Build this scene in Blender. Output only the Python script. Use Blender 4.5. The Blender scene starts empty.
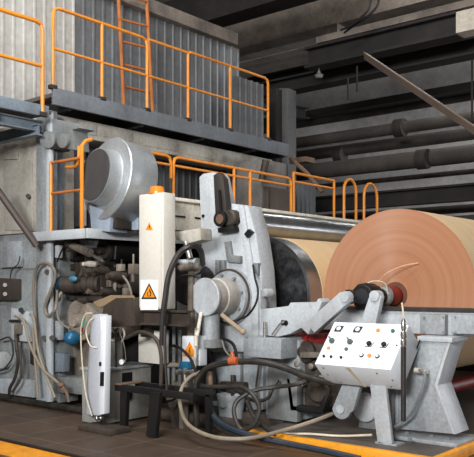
import bpy, bmesh, math, random
from mathutils import Vector as V, Matrix
random.seed(7)
SC = bpy.context.scene
COL = SC.collection
# ------------------------------------------------------------ camera (level, looking diagonally down the hall)
FOC, HX, HY, EYE = 760.0, 237.0, 285.0, 1.6
A = math.radians(39.7)
F = V((-math.sin(A), math.cos(A), 0)); R = V((math.cos(A), math.sin(A), 0)); U = V((0, 0, 1))
cd = bpy.data.cameras.new('camera'); cam = bpy.data.objects.new('camera', cd); COL.objects.link(cam)
cam.location = (0, 0, EYE); cam.rotation_euler = (math.pi/2, 0, A)
cd.sensor_fit = 'HORIZONTAL'; cd.sensor_width = 36; cd.lens = 36*FOC/474
cd.shift_y = (HY-228.5)/474; cd.clip_end = 200
SC.camera = cam
def ray(px, py): return F + R*((px-HX)/FOC) + U*((HY-py)/FOC)
def at(px, py, Y):                       # surveyed point on the vertical plane y=Y (machine-direction planes)
    r = ray(px, py); return V((0, 0, EYE)) + r*(Y/r.y)
def atx(px, py, X):
    r = ray(px, py); return V((0, 0, EYE)) + r*(X/r.x)
def atz(px, py, z):
    r = ray(px, py); return V((0, 0, EYE)) + r*((z-EYE)/r.z)
# ------------------------------------------------------------ materials
def lin(c): return tuple(((v/255)/12.92 if v/255 <= .04045 else (((v/255)+.055)/1.055)**2.4) for v in c)
MATS = {}
def mat(name, c, rough=.55, metal=0, dirt=.35, dcol=(70, 60, 50), scale=3.0, streak=True, bump=.15, emit=0, fine=.12, spec=.5):
    if name in MATS: return MATS[name]
    m = bpy.data.materials.new(name); m.use_nodes = True; N = m.node_tree.nodes; L = m.node_tree.links
    b = N['Principled BSDF']; b.inputs['Roughness'].default_value = rough; b.inputs['Metallic'].default_value = metal
    b.inputs['Specular IOR Level'].default_value = spec
    tc = N.new('ShaderNodeTexCoord'); mp = N.new('ShaderNodeMapping'); L.new(tc.outputs['Object'], mp.inputs[0])
    mp.inputs['Scale'].default_value = (1, 1, .3 if streak else 1)
    n1 = N.new('ShaderNodeTexNoise'); n1.inputs['Scale'].default_value = scale; n1.inputs['Detail'].default_value = 9; n1.inputs['Roughness'].default_value = .68
    L.new(mp.outputs[0], n1.inputs['Vector'])
    r1 = N.new('ShaderNodeValToRGB'); r1.color_ramp.elements[0].position = .44; r1.color_ramp.elements[1].position = .72
    r1.color_ramp.elements[0].color = (0, 0, 0, 1); r1.color_ramp.elements[1].color = (dirt, dirt, dirt, 1)
    L.new(n1.outputs['Fac'], r1.inputs[0])
    n2 = N.new('ShaderNodeTexNoise'); n2.inputs['Scale'].default_value = scale*9; n2.inputs['Detail'].default_value = 5
    L.new(tc.outputs['Object'], n2.inputs['Vector'])
    mr = N.new('ShaderNodeMapRange'); mr.inputs[1].default_value = .3; mr.inputs[2].default_value = .7
    mr.inputs[3].default_value = 1-fine; mr.inputs[4].default_value = 1+fine; L.new(n2.outputs['Fac'], mr.inputs[0])
    mx = N.new('ShaderNodeMix'); mx.data_type = 'RGBA'
    mx.inputs[6].default_value = (*lin(c), 1); mx.inputs[7].default_value = (*lin(dcol), 1); L.new(r1.outputs[0], mx.inputs[0])
    mm = N.new('ShaderNodeVectorMath'); mm.operation = 'SCALE'; L.new(mx.outputs[2], mm.inputs[0]); L.new(mr.outputs[0], mm.inputs['Scale'])
    L.new(mm.outputs[0], b.inputs['Base Color'])
    if bump:
        bp = N.new('ShaderNodeBump'); bp.inputs['Strength'].default_value = bump; bp.inputs['Distance'].default_value = .01
        L.new(n2.outputs['Fac'], bp.inputs['Height']); L.new(bp.outputs[0], b.inputs['Normal'])
    if emit:
        b.inputs['Emission Color'].default_value = (*lin(c), 1); b.inputs['Emission Strength'].default_value = emit
    m['rgb'] = c; MATS[name] = m; return m
GREY = mat('machine_grey_paint', (150, 157, 162), .45, 0, .6, (92, 82, 72), 3.2, fine=.16)
GREYL = mat('light_machine_grey_paint', (174, 180, 185), .42, 0, .42, (110, 98, 84), 3.6, fine=.1)
GREYD = mat('dull_grey_paint', (118, 123, 124), .55, 0, .6, (70, 62, 55), 3)
BLUEG = mat('blue_grey_paint', (112, 124, 134), .55, 0, .5, (62, 60, 60), 3)
FASC = mat('walkway_grey_paint', (98, 103, 108), .6, 0, .5, (44, 42, 42), 2)
CREAM = mat('cream_paint', (216, 210, 196), .5, 0, .55, (128, 106, 84), 3.5)
WHITE = mat('white_enamel', (216, 222, 228), .35, 0, .12, (150, 140, 125), 3, fine=.03, bump=.03)
OFFW = mat('off_white_enamel', (206, 203, 194), .42, 0, .22, (150, 138, 120), 2.5, fine=.04, bump=.05)
HOOD = mat('hood_beige_grey', (176, 172, 162), .62, 0, .7, (96, 84, 70), 2.4, fine=.15)
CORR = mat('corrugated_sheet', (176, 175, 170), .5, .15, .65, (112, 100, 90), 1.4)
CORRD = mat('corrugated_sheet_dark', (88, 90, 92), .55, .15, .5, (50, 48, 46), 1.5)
ORANGE = mat('orange_paint', (214, 132, 34), .45, 0, .35, (130, 72, 24), 4, streak=False, fine=.08)
ORUST = mat('rusty_orange_paint', (176, 104, 48), .6, 0, .6, (84, 54, 36), 5)
KERB = mat('kerb_yellow', (226, 148, 28), .55, 0, .5, (120, 88, 46), 7, streak=False)
BLACK = mat('black_paint', (19, 19, 20), .5, 0, .3, (48, 43, 38), 4, spec=.3)
RUBBER = mat('black_rubber', (34, 33, 33), .5, 0, .35, (84, 74, 62), 8, streak=False)
RUBBERD = mat('dusty_rubber', (32, 30, 28), .5, 0, .45, (84, 74, 60), 9, streak=False, spec=.35)
BHOSE = mat('blue_black_hose', (26, 38, 50), .45, 0, .3, (80, 76, 70), 8, streak=False)
TANH = mat('beige_hose', (134, 124, 108), .55, 0, .45, (98, 84, 68), 7, streak=False)
GHOSE = mat('grey_hose', (116, 110, 100), .55, 0, .5, (82, 70, 58), 7, streak=False)
WIRE = mat('pale_wire', (200, 190, 168), .5, 0, .3, (140, 120, 90), 8, streak=False)
DARK = mat('grimy_dark_metal', (44, 40, 38), .6, .2, .5, (84, 72, 60), 6)
DBROWN = mat('grimy_brown_metal', (68, 59, 52), .55, .1, .7, (34, 29, 26), 6, fine=.25)
GRIME = mat('greasy_mid_grey', (118, 110, 100), .5, .1, .85, (44, 36, 31), 7, fine=.25)
TAN = mat('dusty_tan_top', (132, 112, 86), .75, 0, .5, (110, 92, 70), 6)
STEEL = mat('polished_steel', (170, 174, 178), .3, 1, .3, (92, 94, 96), 5, fine=.05, bump=.02)
DRUMF = mat('dark_drum_face', (24, 25, 27), .5, 0, .4, (104, 106, 108), 6, streak=False, fine=.3, spec=.25)
GALV = mat('galvanised_sheet', (176, 181, 184), .45, .6, .35, (120, 124, 128), 5, fine=.1)
MESHM = mat('dark_mesh', (66, 66, 68), .7, .2, .2, (90, 90, 90), 8, streak=False)
CHROME = mat('bright_metal', (200, 198, 192), .25, .9, .3, (120, 112, 100), 9)
RED = mat('red_paint', (122, 24, 22), .42, 0, .4, (76, 30, 26), 6)
BLUE = mat('blue_paint', (26, 92, 128), .35, 0, .3, (24, 50, 66), 6, streak=False)
TEAL = mat('dark_teal_gloss', (22, 48, 62), .2, 0, .3, (40, 40, 42), 6, streak=False)
CONC = mat('concrete', (136, 129, 121), .85, 0, .6, (64, 60, 57), 1.2, streak=False, bump=.4)
WALLB = mat('back_wall_plaster', (184, 182, 180), .9, 0, .5, (74, 72, 70), .6, streak=False)
BEAMD = mat('near_black_steel', (27, 25, 25), .7, .1, .4, (62, 56, 50), 1.5, streak=False)  # near-black base with lighter mottling; shared by beams and shade backdrops
BEAMG = mat('dusty_girder', (124, 115, 106), .85, 0, .75, (50, 46, 44), 1.6, streak=False, bump=.4)
PIPE = mat('dusty_pipe_lagging', (58, 54, 51), .7, .1, .5, (92, 84, 76), 2, streak=False)
RUST = mat('rust_brown_steel', (106, 84, 68), .7, .1, .5, (64, 50, 42), 3)
GLASSJ = mat('clouded_glass', (150, 152, 148), .15, 0, .5, (84, 80, 74), 7)
CORE = mat('cardboard_core', (92, 56, 40), .85, 0, .2, (50, 32, 26), 9)
SIGNW = mat('sign_white', (232, 232, 228), .45, 0, .1, (170, 160, 150), 5, fine=.03, bump=0)
SIGNO = mat('sign_orange', (232, 140, 30), .5, 0, .05, (200, 120, 40), 5, fine=.03, bump=0)
SIGNK = mat('sign_black', (30, 26, 24), .5, 0, .05, (50, 40, 30), 5, fine=.03, bump=0)
GREENB = mat('green_button', (30, 92, 84), .3, 0, .1, (20, 50, 50), 9, fine=.03, bump=0)
ORB = mat('orange_button', (222, 134, 62), .3, 0, .1, (160, 90, 40), 9, fine=.03, bump=0)
GRNG = mat('grey_green_switch', (74, 90, 84), .4, 0, .2, (40, 50, 46), 9, fine=.03)
ORFIT = mat('orange_fitting', (176, 88, 46), .5, 0, .3, (110, 64, 40), 9)
DECK = mat('dark_deck_plate', (92, 86, 80), .6, .2, .5, (56, 50, 46), 5, streak=False)

def roll_mat(name, c1, c2, rings, rough=.8):
    m = bpy.data.materials.new(name); m.use_nodes = True; N = m.node_tree.nodes; L = m.node_tree.links
    b = N['Principled BSDF']; b.inputs['Roughness'].default_value = rough; b.inputs['Specular IOR Level'].default_value = .2
    tc = N.new('ShaderNodeTexCoord')
    if rings:
        tg = N.new('ShaderNodeTangent'); tg.direction_type = 'RADIAL'; tg.axis = 'Y'; L.new(tg.outputs[0], b.inputs['Tangent'])
        b.inputs['Anisotropic'].default_value = .85; b.inputs['Roughness'].default_value = .5; b.inputs['Specular IOR Level'].default_value = .45
    if rings:                                              # concentric layers of the wound web
        sp = N.new('ShaderNodeSeparateXYZ'); L.new(tc.outputs['Object'], sp.inputs[0])
        cb = N.new('ShaderNodeCombineXYZ'); L.new(sp.outputs[0], cb.inputs[0])
        zo = N.new('ShaderNodeMath'); zo.operation = 'SUBTRACT'; L.new(sp.outputs[2], zo.inputs[0]); zo.inputs[1].default_value = rings
        L.new(zo.outputs[0], cb.inputs[1])
        ln = N.new('ShaderNodeVectorMath'); ln.operation = 'LENGTH'; L.new(cb.outputs[0], ln.inputs[0])
        n = N.new('ShaderNodeTexNoise'); n.noise_dimensions = '1D'; n.inputs['Scale'].default_value = 12; n.inputs['Detail'].default_value = 12
        L.new(ln.outputs['Value'], n.inputs['W'])
    else:
        mp = N.new('ShaderNodeMapping'); mp.inputs['Scale'].default_value = (.3, 2.5, .3); L.new(tc.outputs['Object'], mp.inputs[0])
        n = N.new('ShaderNodeTexNoise'); n.inputs['Scale'].default_value = 2; L.new(mp.outputs[0], n.inputs['Vector'])
    cr = N.new('ShaderNodeValToRGB'); cr.color_ramp.elements[0].position = .3; cr.color_ramp.elements[1].position = .7
    cr.color_ramp.elements[0].color = (*lin(c1), 1); cr.color_ramp.elements[1].color = (*lin(c2), 1)
    L.new(n.outputs['Fac'], cr.inputs[0]); L.new(cr.outputs[0], b.inputs['Base Color']); return m

# ------------------------------------------------------------ mesh builder
class MB:
    def __init__(s): s.v = []; s.f = []
    def add(s, vs, fs):
        o = len(s.v); s.v += [V(p) for p in vs]; s.f += [[o+i for i in f] for f in fs]; return s
    def box(s, a, b):
        x0, y0, z0 = a; x1, y1, z1 = b
        return s.add([(x0,y0,z0),(x1,y0,z0),(x1,y1,z0),(x0,y1,z0),(x0,y0,z1),(x1,y0,z1),(x1,y1,z1),(x0,y1,z1)],
            [(0,3,2,1),(4,5,6,7),(0,1,5,4),(1,2,6,5),(2,3,7,6),(3,0,4,7)])
    def prism(s, pts, vec):
        n = len(pts); vec = V(vec); P = [V(p) for p in pts]
        return s.add(P+[p+vec for p in P], [list(range(n))[::-1], list(range(n, 2*n))]+[(i, (i+1) % n, n+(i+1) % n, n+i) for i in range(n)])
    def cyl(s, p0, p1, r0, r1=None, n=24, caps=True):
        r1 = r0 if r1 is None else r1; p0 = V(p0); p1 = V(p1); d = (p1-p0).normalized()
        a = d.orthogonal().normalized(); b = d.cross(a); vs = []
        for p, r in ((p0, r0), (p1, r1)):
            vs += [p+(a*math.cos(2*math.pi*i/n)+b*math.sin(2*math.pi*i/n))*r for i in range(n)]
        fs = [(i, (i+1) % n, n+(i+1) % n, n+i) for i in range(n)]
        if caps: fs += [list(range(n))[::-1], list(range(n, 2*n))]
        return s.add(vs, fs)
    def lathe(s, p0, d, prof, n=32):      # prof: (distance along d, radius)
        p0 = V(p0); d = V(d).normalized(); a = d.orthogonal().normalized(); b = d.cross(a); vs = []; fs = []
        for h, r in prof:
            vs += [p0+d*h+(a*math.cos(2*math.pi*i/n)+b*math.sin(2*math.pi*i/n))*max(r, 1e-4) for i in range(n)]
        for k in range(len(prof)-1):
            fs += [(k*n+i, k*n+(i+1) % n, (k+1)*n+(i+1) % n, (k+1)*n+i) for i in range(n)]
        fs += [list(range(n))[::-1], list(range((len(prof)-1)*n, len(prof)*n))]
        return s.add(vs, fs)
    def tube(s, pts, r, n=8, smooth=True, closed=False):
        P = [V(p) for p in pts]
        if smooth and len(P) > 2: P = crom(P)
        vs = []; fs = []; t0 = (P[1]-P[0]).normalized(); a = t0.orthogonal().normalized()
        for i, p in enumerate(P):
            t = (P[min(i+1, len(P)-1)]-P[max(i-1, 0)]).normalized()
            a = (a-t*a.dot(t)).normalized(); b = t.cross(a)
            vs += [p+(a*math.cos(2*math.pi*k/n)+b*math.sin(2*math.pi*k/n))*r for k in range(n)]
        for i in range(len(P)-1):
            fs += [(i*n+k, i*n+(k+1) % n, (i+1)*n+(k+1) % n, (i+1)*n+k) for k in range(n)]
        fs += [list(range(n))[::-1], list(range((len(P)-1)*n, len(P)*n))]
        return s.add(vs, fs)
    def ball(s, c, r, n=16, sq=(1, 1, 1)):
        c = V(c); vs = []; fs = []; m = n//2
        for j in range(m+1):
            th = math.pi*j/m
            for i in range(n):
                ph = 2*math.pi*i/n
                vs.append(c+V((r*max(math.sin(th), 1e-3)*math.cos(ph)*sq[0], r*max(math.sin(th), 1e-3)*math.sin(ph)*sq[1], r*math.cos(th)*sq[2])))
        for j in range(m):
            fs += [(j*n+i, (j+1)*n+i, (j+1)*n+(i+1) % n, j*n+(i+1) % n) for i in range(n)]
        return s.add(vs, fs)
    def build(s, name, m, parent=None, bevel=0, label=None, seg=2):
        me = bpy.data.meshes.new(name); me.from_pydata([tuple(p) for p in s.v], [], s.f)
        bm = bmesh.new(); bm.from_mesh(me)
        bmesh.ops.recalc_face_normals(bm, faces=bm.faces)
        if bevel:
            es = [e for e in bm.edges if len(e.link_faces) == 2 and e.calc_face_angle(0) > .6]
            bmesh.ops.bevel(bm, geom=es, offset=bevel, segments=seg, affect='EDGES', profile=.5, clamp_overlap=True)
        for f in bm.faces: f.smooth = True
        bm.to_mesh(me); bm.free(); me.set_sharp_from_angle(angle=math.radians(35))
        me.materials.append(m); o = bpy.data.objects.new(name, me); COL.objects.link(o)
        if parent is not None: o.parent = parent
        if label: o['label'] = label
        return o
def crom(P, k=6):
    Q = [P[0]*2-P[1]]+P+[P[-1]*2-P[-2]]; out = []
    for i in range(1, len(Q)-2):
        a, b, c, d = Q[i-1:i+3]
        for j in range(k):
            t = j/k; out.append(.5*((2*b)+(c-a)*t+(2*a-5*b+4*c-d)*t*t+(3*b-a-3*c+d)*t**3))
    out.append(P[-1]); return out
def thing(name, label, cat, group=None):
    o = bpy.data.objects.new(name, None); COL.objects.link(o); o.empty_display_size = .1
    o['label'] = label; o['category'] = cat
    if group: o['group'] = group
    return o
ROOTS = []
def fin(root):                                    # put the thing's origin at its base, keep the parts where they stand
    def walk(o):
        yield o
        for c in o.children: yield from walk(c)
    ms = [o for o in walk(root) if o.type == 'MESH']
    lo = V((1e9,)*3); hi = V((-1e9,)*3)
    for o in ms:
        for v in o.data.vertices:
            lo = V(map(min, lo, v.co)); hi = V(map(max, hi, v.co))
    L = V(((lo.x+hi.x)/2, (lo.y+hi.y)/2, lo.z))
    for me in {o.data for o in ms}: me.transform(Matrix.Translation(-L))
    root.location = L; return root
def solo(mb, name, m, label, cat, group=None, bevel=0, seg=2):
    o = mb.build(name, m, None, bevel, seg=seg); o['label'] = label; o['category'] = cat
    if group: o['group'] = group
    return fin(o)
def struct(mb, name, m, bevel=0):
    o = mb.build(name, m, None, bevel); o['kind'] = 'structure'; return o
def ext(pts, Y, t, mb=None):                      # outline on the plane y=Y, given real thickness t backwards
    mb = mb or MB(); return mb.prism([at(x, y, Y) for x, y in pts], (0, t, 0))
def hose(name, pts, r, m, label, cat='hose', group=None, n=8):
    return solo(MB().tube([at(*p) for p in pts], r, n), name, m, label, cat, group)
def bolt(c, d, r=.014, h=.012, mb=None):
    mb = mb or MB(); c = V(c); d = V(d); return mb.cyl(c-d*.004, c+d*h, r, n=6)

# ------------------------------------------------------------ THE SETTING
def floor_mat():
    m = bpy.data.materials.new('brown_floor_tiles'); m.use_nodes = True; N = m.node_tree.nodes; L = m.node_tree.links
    b = N['Principled BSDF']; tc = N.new('ShaderNodeTexCoord')
    mp = N.new('ShaderNodeMapping'); L.new(tc.outputs['Object'], mp.inputs[0]); mp.inputs['Location'].default_value = (.1, .2, 0)
    br = N.new('ShaderNodeTexBrick'); br.offset = 0; br.inputs['Scale'].default_value = 1
    br.inputs['Brick Width'].default_value = .62; br.inputs['Row Height'].default_value = .62; br.inputs['Mortar Size'].default_value = .007
    br.inputs['Color1'].default_value = (*lin((82, 66, 53)), 1); br.inputs['Color2'].default_value = (*lin((70, 56, 46)), 1)
    br.inputs['Mortar'].default_value = (*lin((104, 90, 75)), 1); L.new(mp.outputs[0], br.inputs['Vector'])
    n = N.new('ShaderNodeTexNoise'); n.inputs['Scale'].default_value = 2.2; n.inputs['Detail'].default_value = 10; n.inputs['Roughness'].default_value = .7
    L.new(tc.outputs['Object'], n.inputs['Vector'])
    mr = N.new('ShaderNodeMapRange'); mr.inputs[1].default_value = .3; mr.inputs[2].default_value = .7; mr.inputs[3].default_value = .72; mr.inputs[4].default_value = 1.2
    L.new(n.outputs['Fac'], mr.inputs[0]); mm = N.new('ShaderNodeVectorMath'); mm.operation = 'SCALE'
    L.new(br.outputs['Color'], mm.inputs[0]); L.new(mr.outputs[0], mm.inputs['Scale']); L.new(mm.outputs[0], b.inputs['Base Color'])
    rr = N.new('ShaderNodeMapRange'); rr.inputs[3].default_value = .35; rr.inputs[4].default_value = .7; L.new(n.outputs['Fac'], rr.inputs[0]); L.new(rr.outputs[0], b.inputs['Roughness'])
    bp = N.new('ShaderNodeBump'); bp.inputs['Strength'].default_value = .25; bp.inputs['Distance'].default_value = .01; L.new(br.outputs['Fac'], bp.inputs['Height']); bp.invert = True
    L.new(bp.outputs[0], b.inputs['Normal']); return m
struct(MB().box((-30, -8, -.2), (20, 24, 0)), 'floor', floor_mat())
struct(MB().box((-30, 23, 0), (20, 23.3, 9.2)), 'wall_back', WALLB)
struct(MB().box((-30, -8, 9.2), (20, 23.3, 9.5)), 'ceiling', CONC)
# corrugated cladding over the dryer hood
def corrugate(X, Y0, Y1, z0, z1, pitch, dep, zt=None):
    mb = MB(); ys = []; y = Y0; k = 0
    while y < Y1:
        ys += [(y, 0), (y+pitch*.74, 0), (y+pitch*.80, dep), (y+pitch*.94, dep)]; y += pitch
    n = len(ys)
    prof = [(X+d, yy) for yy, d in ys]
    pts = [V((x, yy, z0)) for x, yy in prof]+[V((X-.04, prof[-1][1], z0)), V((X-.04, prof[0][1], z0))]
    return mb.prism(pts, (0, 0, z1-z0))
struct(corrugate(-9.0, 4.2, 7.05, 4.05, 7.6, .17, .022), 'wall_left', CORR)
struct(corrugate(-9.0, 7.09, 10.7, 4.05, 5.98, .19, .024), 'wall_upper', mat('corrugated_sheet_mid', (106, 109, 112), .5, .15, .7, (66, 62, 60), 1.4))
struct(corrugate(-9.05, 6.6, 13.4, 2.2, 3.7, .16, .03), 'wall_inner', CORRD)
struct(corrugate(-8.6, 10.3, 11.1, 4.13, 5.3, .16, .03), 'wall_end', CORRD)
# coping slab on top of the cladding
struct(MB().prism([V((-9.15, 7.1, 5.98)), V((-8.85, 7.1, 5.98)), V((-8.85, 7.1, 6.2)), V((-9.15, 7.1, 6.2))], (0, 3.6, 0)), 'trim_1', BEAMG, .02)

# ------------------------------------------------------------ machine housing under the cladding
h = thing('machine_housing', 'grimy beige-grey housing of the paper machine below the corrugated wall', 'machine housing')
MB().box((-9.6, 6.05, 2.3), (-8.32, 6.55, 3.85)).build('corner_block', HOOD, h, .01)
MB().box((-8.75, 6.1, 3.62), (-8.3, 11.0, 3.87)).build('lintel_wall', HOOD, h, .01)
p = MB()
for (x0, y0, x1, y1) in ((80, 122, 96, 136), (100, 126, 132, 142), (140, 136, 178, 152), (186, 146, 226, 162)):
    a = atx(x0, y0, -8.3); b = atx(x1, y1, -8.3); p.box((-8.3, a.y, b.z), (-8.285, b.y, a.z))
p.build('cover_plate', HOOD, h, .004)
fr = ext([(4, 163), (33, 160), (34, 231), (5, 230)], 6.05, -.02).build('access_door', mat('door_beige', (166, 163, 154), .6, 0, .4, (100, 90, 78), 2), h, .006)
MB().cyl(at(28, 196, 6.03), at(28, 196, 5.97), .03).build('door_knob', DARK, fr)
ext([(5, 146), (19, 144), (19, 159), (5, 160)], 6.05, -.03).build('small_hatch', HOOD, h, .005)
ext([(36, 112), (50, 110), (50, 402), (36, 400)], 6.0, .12).build('corner_column', GREY, h, .01)
ext([(46, 112), (50.5, 112), (50.5, 402), (46, 402)], 5.95, .05).build('column_flange', GREYL, h, .006)
fin(h)

g = thing('gearbox_bracket', 'grey motor bracket block on the housing corner under the upper walkway', 'bracket')
ext([(50, 118), (78, 124), (80, 128), (72, 130), (74, 150), (66, 149), (64, 140), (50, 138)], 5.98, .25).build('bracket_plate', GREYD, g, .01)
MB().cyl(at(47, 140, 5.9), at(60, 140, 6.2), .11, n=20).build('gear_drum', GREYD, g, .01)
MB().cyl(at(62, 141, 5.9), at(78, 143, 6.2), .09, n=20).build('motor_can', GREYD, g, .01)
MB().box(tuple(at(47, 150, 5.95)), tuple(at(70, 147, 6.2))).build('foot_plate', DARK, g)
fin(g)
solo(ext([(52, 150), (57, 150), (57, 231), (52, 231)], 6.2, .1).add(*[[], []]), 'support_post', BLUEG, 'dull blue-grey upright post beside the orange ladder-like rail of the middle platform', 'post', bevel=.01)
solo(ext([(64, 165), (84, 160), (84, 226), (64, 228)], 6.8, .05), 'back_panel', mat('pale_panel', (165, 168, 170), .5, 0, .5, (110, 100, 90), 3), 'pale grey sheet panel behind the orange end rail of the middle platform', 'panel', bevel=.01)

# ------------------------------------------------------------ walkways
def ibeam(mb, a, b, h, w):                     # I section running a->b (horizontal), top centre line at a/b
    a = V(a); b = V(b); d = (b-a).normalized(); s = d.cross(U)
    t = h*.12
    for (x0, x1, z0, z1) in ((-w/2, w/2, -t, 0), (-w/2, w/2, -h, -h+t), (-w*.08, w*.08, -h+t, -t)):
        mb.prism([a+s*x0+U*z0, a+s*x1+U*z0, a+s*x1+U*z1, a+s*x0+U*z1], b-a)
    return mb
w = thing('upper_walkway', 'long grey steel walkway along the corrugated wall, orange railing above it', 'walkway')
MB().box((-8.95, 6.05, 4.04), (-8.02, 11.0, 4.09)).build('deck', DECK, w)
MB().box((-8.02, 5.95, 3.90), (-7.97, 11.05, 4.12)).build('fascia_beam', FASC, w, .006)
for y in (6.2, 7.5, 8.8, 10.1, 10.95):
    MB().box((-8.9, y, 3.88), (-8.03, y+.07, 4.03)).build('cross_bearer', BEAMD, w)
fin(w)
w = thing('lower_walkway', 'blue-grey steel platform edge jutting in at upper left, below its own orange rail', 'walkway')
MB().box((-10.2, 3.0, 3.76), (-7.95, 5.9, 3.80)).build('deck', DECK, w)
MB().box((-7.95, 3.0, 3.70), (-7.89, 5.82, 3.84)).build('fascia_beam', BLUEG, w, .006)
ibeam(MB(), (-8.1, 3.0, 3.68), (-8.1, 5.85, 3.68), .14, .1).build('edge_joist', BLUEG, w)
ibeam(MB(), (-10.2, 5.75, 3.62), (-8.0, 5.75, 3.62), .14, .1).build('end_joist', BLUEG, w)
for y in (3.6, 4.4, 5.1): MB().box((-10.2, y, 3.6), (-8.0, y+.06, 3.75)).build('cross_bearer', FASC, w)
fin(w)
def railing(X, ys, z0, z1, label, mids, m=ORANGE, r=.022, ends=(True, True), skip=(), group=None, name='safety_railing'):
    t = thing(name, label, 'railing', group)
    ya, yb = ys[0], ys[-1]; pts = []; c = .09
    if ends[0]: pts += [V((X, ya, z1-.3)), V((X, ya, z1-c)), V((X, ya+.025, z1-.025)), V((X, ya+c, z1))]
    else: pts += [V((X, ya, z1))]
    pts += [V((X, (ya+yb)/2, z1))]
    if ends[1]: pts += [V((X, yb-c, z1)), V((X, yb-.025, z1-.025)), V((X, yb, z1-c)), V((X, yb, z1-.3))]
    else: pts += [V((X, yb, z1))]
    MB().tube(pts, r, smooth=False).build('top_rail', m, t)
    for z in mids: MB().cyl((X, ya, z), (X, yb, z), r*.85, n=10).build('mid_rail', m, t)
    for i, y in enumerate(ys):
        if i in skip: continue
        top = z1-.3 if (i == 0 and ends[0]) or (i == len(ys)-1 and ends[1]) else z1
        MB().cyl((X, y, z0), (X, y, top), r, n=10).build('post', m, t)
        MB().box((X-.04, y-.05, z0-.02), (X+.03, y+.05, z0+.03)).build('post_foot', DARK, t)
    return fin(t)
def ypx(px, X): return atx(px, 200, X).y
XA = -8.0
railing(XA, [ypx(53, XA), ypx(102, XA), ypx(147, XA)], 4.12, 5.15, 'orange railing section on the upper walkway, in front of the rusty ladder', [4.62])
railing(XA, [ypx(149, XA), ypx(188, XA)], 4.12, 5.15, 'short orange railing section of the upper walkway right of the ladder', [4.62], ends=(False, False), skip=(0,))
railing(XA, [ypx(190, XA), ypx(230, XA), ypx(268, XA)], 4.12, 5.17, 'far orange railing section of the upper walkway with a rounded far end', [4.62], ends=(False, True), skip=(0,))
XL = -7.9
railing(XL, [3.4, 4.6, ypx(42.5, XL)], 3.72, 4.86, 'nearest orange railing at upper left, cut by the photo edge', [4.32], r=.026)
l = thing('wall_ladder', 'rust-orange steel ladder rising past the upper walkway railing', 'ladder')
for pts in (((117, -30), (124, 108)), ((145, -30), (152.5, 112))):
    MB().tube([atx(*pts[0], -8.75), atx(*pts[1], -8.6)], .028, smooth=False).build('stile', ORUST, l)
for (a, b) in (((117.8, -6), (145.8, 1)), ((118.6, 19), (147, 26)), ((120, 41), (148.5, 48)), ((121, 64), (150, 71)), ((122.5, 86), (151.5, 93))):
    MB().cyl(atx(*a, -8.68), atx(*b, -8.68), .02, n=10).build('rung', ORUST, l)
fin(l)

# middle platform
w = thing('middle_platform', 'pale-edged steel platform carrying the round fan and a long orange railing', 'platform')
MB().box((-8.3, 5.9, 2.22), (-7.22, 13.0, 2.27)).build('deck', DECK, w)
MB().box((-8.3, 5.84, 2.16), (-7.2, 5.9, 2.28)).build('front_edge', GREYL, w, .006)
MB().box((-7.22, 5.84, 2.16), (-7.17, 13.0, 2.28)).build('side_edge', GREYL, w, .006)
for x, y in ((-7.25, 8.6), (-7.25, 10.8), (-7.25, 12.9), (-8.25, 12.9)):
    MB().box((x-.05, y-.05, 0), (x+.05, y+.05, 2.2)).build('support_leg', DARK, w)
fin(w)
XM = -7.25
t = thing('end_railing', 'small orange end rail like a gate on the middle platform left of the fan', 'railing')
pa = at(51, 163, 5.92); pb = at(82, 158, 5.92)
MB().cyl((pa.x, 5.92, 2.28), (pa.x, 5.92, 3.16), .024, n=10).build('post', ORANGE, t)
MB().tube([V((pb.x, 5.92, 2.28)), V((pb.x, 5.92, 3.3)), V((pb.x+.01, 5.97, 3.36)), V((pb.x+.02, 6.05, 3.39))], .026, smooth=False).build('post', ORANGE, t)
MB().cyl((pa.x, 5.92, 3.15), (pb.x, 5.92, 3.15), .02, n=10).build('top_rail', ORUST, t)
MB().cyl((pa.x, 5.92, 2.76), (pb.x, 5.92, 2.76), .018, n=10).build('mid_rail', ORUST, t)
MB().tube([at(66, 167, 6.05), at(73, 167, 6.02), at(78, 163, 6.0), at(79, 146, 6.0)], .02).build('hook_rail', ORANGE, t)
fin(t)
railing(XM, [6.5, ypx(171, XM)], 2.3, 3.34, 'orange railing of the middle platform just right of the round fan', [3.22], ends=(False, True), skip=(0, 1))
railing(XM, [ypx(173.5, XM), ypx(234, XM), ypx(250, XM), ypx(291, XM)], 2.3, 3.34, 'long orange railing behind the grey winder frame and cream beam', [3.22], ends=(True, True))
railing(XM, [ypx(293.5, XM), ypx(334, XM)], 2.3, 3.44, 'short far orange railing section before the hoop-shaped rails', [3.3], ends=(False, False))
for a, b, lab in ((344, 356, 'narrow orange hoop rail beside the far railing, left of two hoops'), (364, 377, 'narrow orange hoop rail directly above the paper roll, right of two hoops')):
    ya, yb = ypx(a, XM), ypx(b, XM); zt = 3.52; m_ = (ya+yb)/2; rr = (yb-ya)/2
    pts = [V((XM, ya, 2.3)), V((XM, ya, zt-rr))]+[V((XM, m_-rr*math.cos(k*math.pi/8), zt-rr+rr*math.sin(k*math.pi/8))) for k in range(1, 8)]+[V((XM, yb, zt-rr)), V((XM, yb, 2.3))]
    solo(MB().tube(pts, .026, smooth=False), 'hoop_rail', ORANGE, lab, 'railing', 'orange hoop rails')

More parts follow.
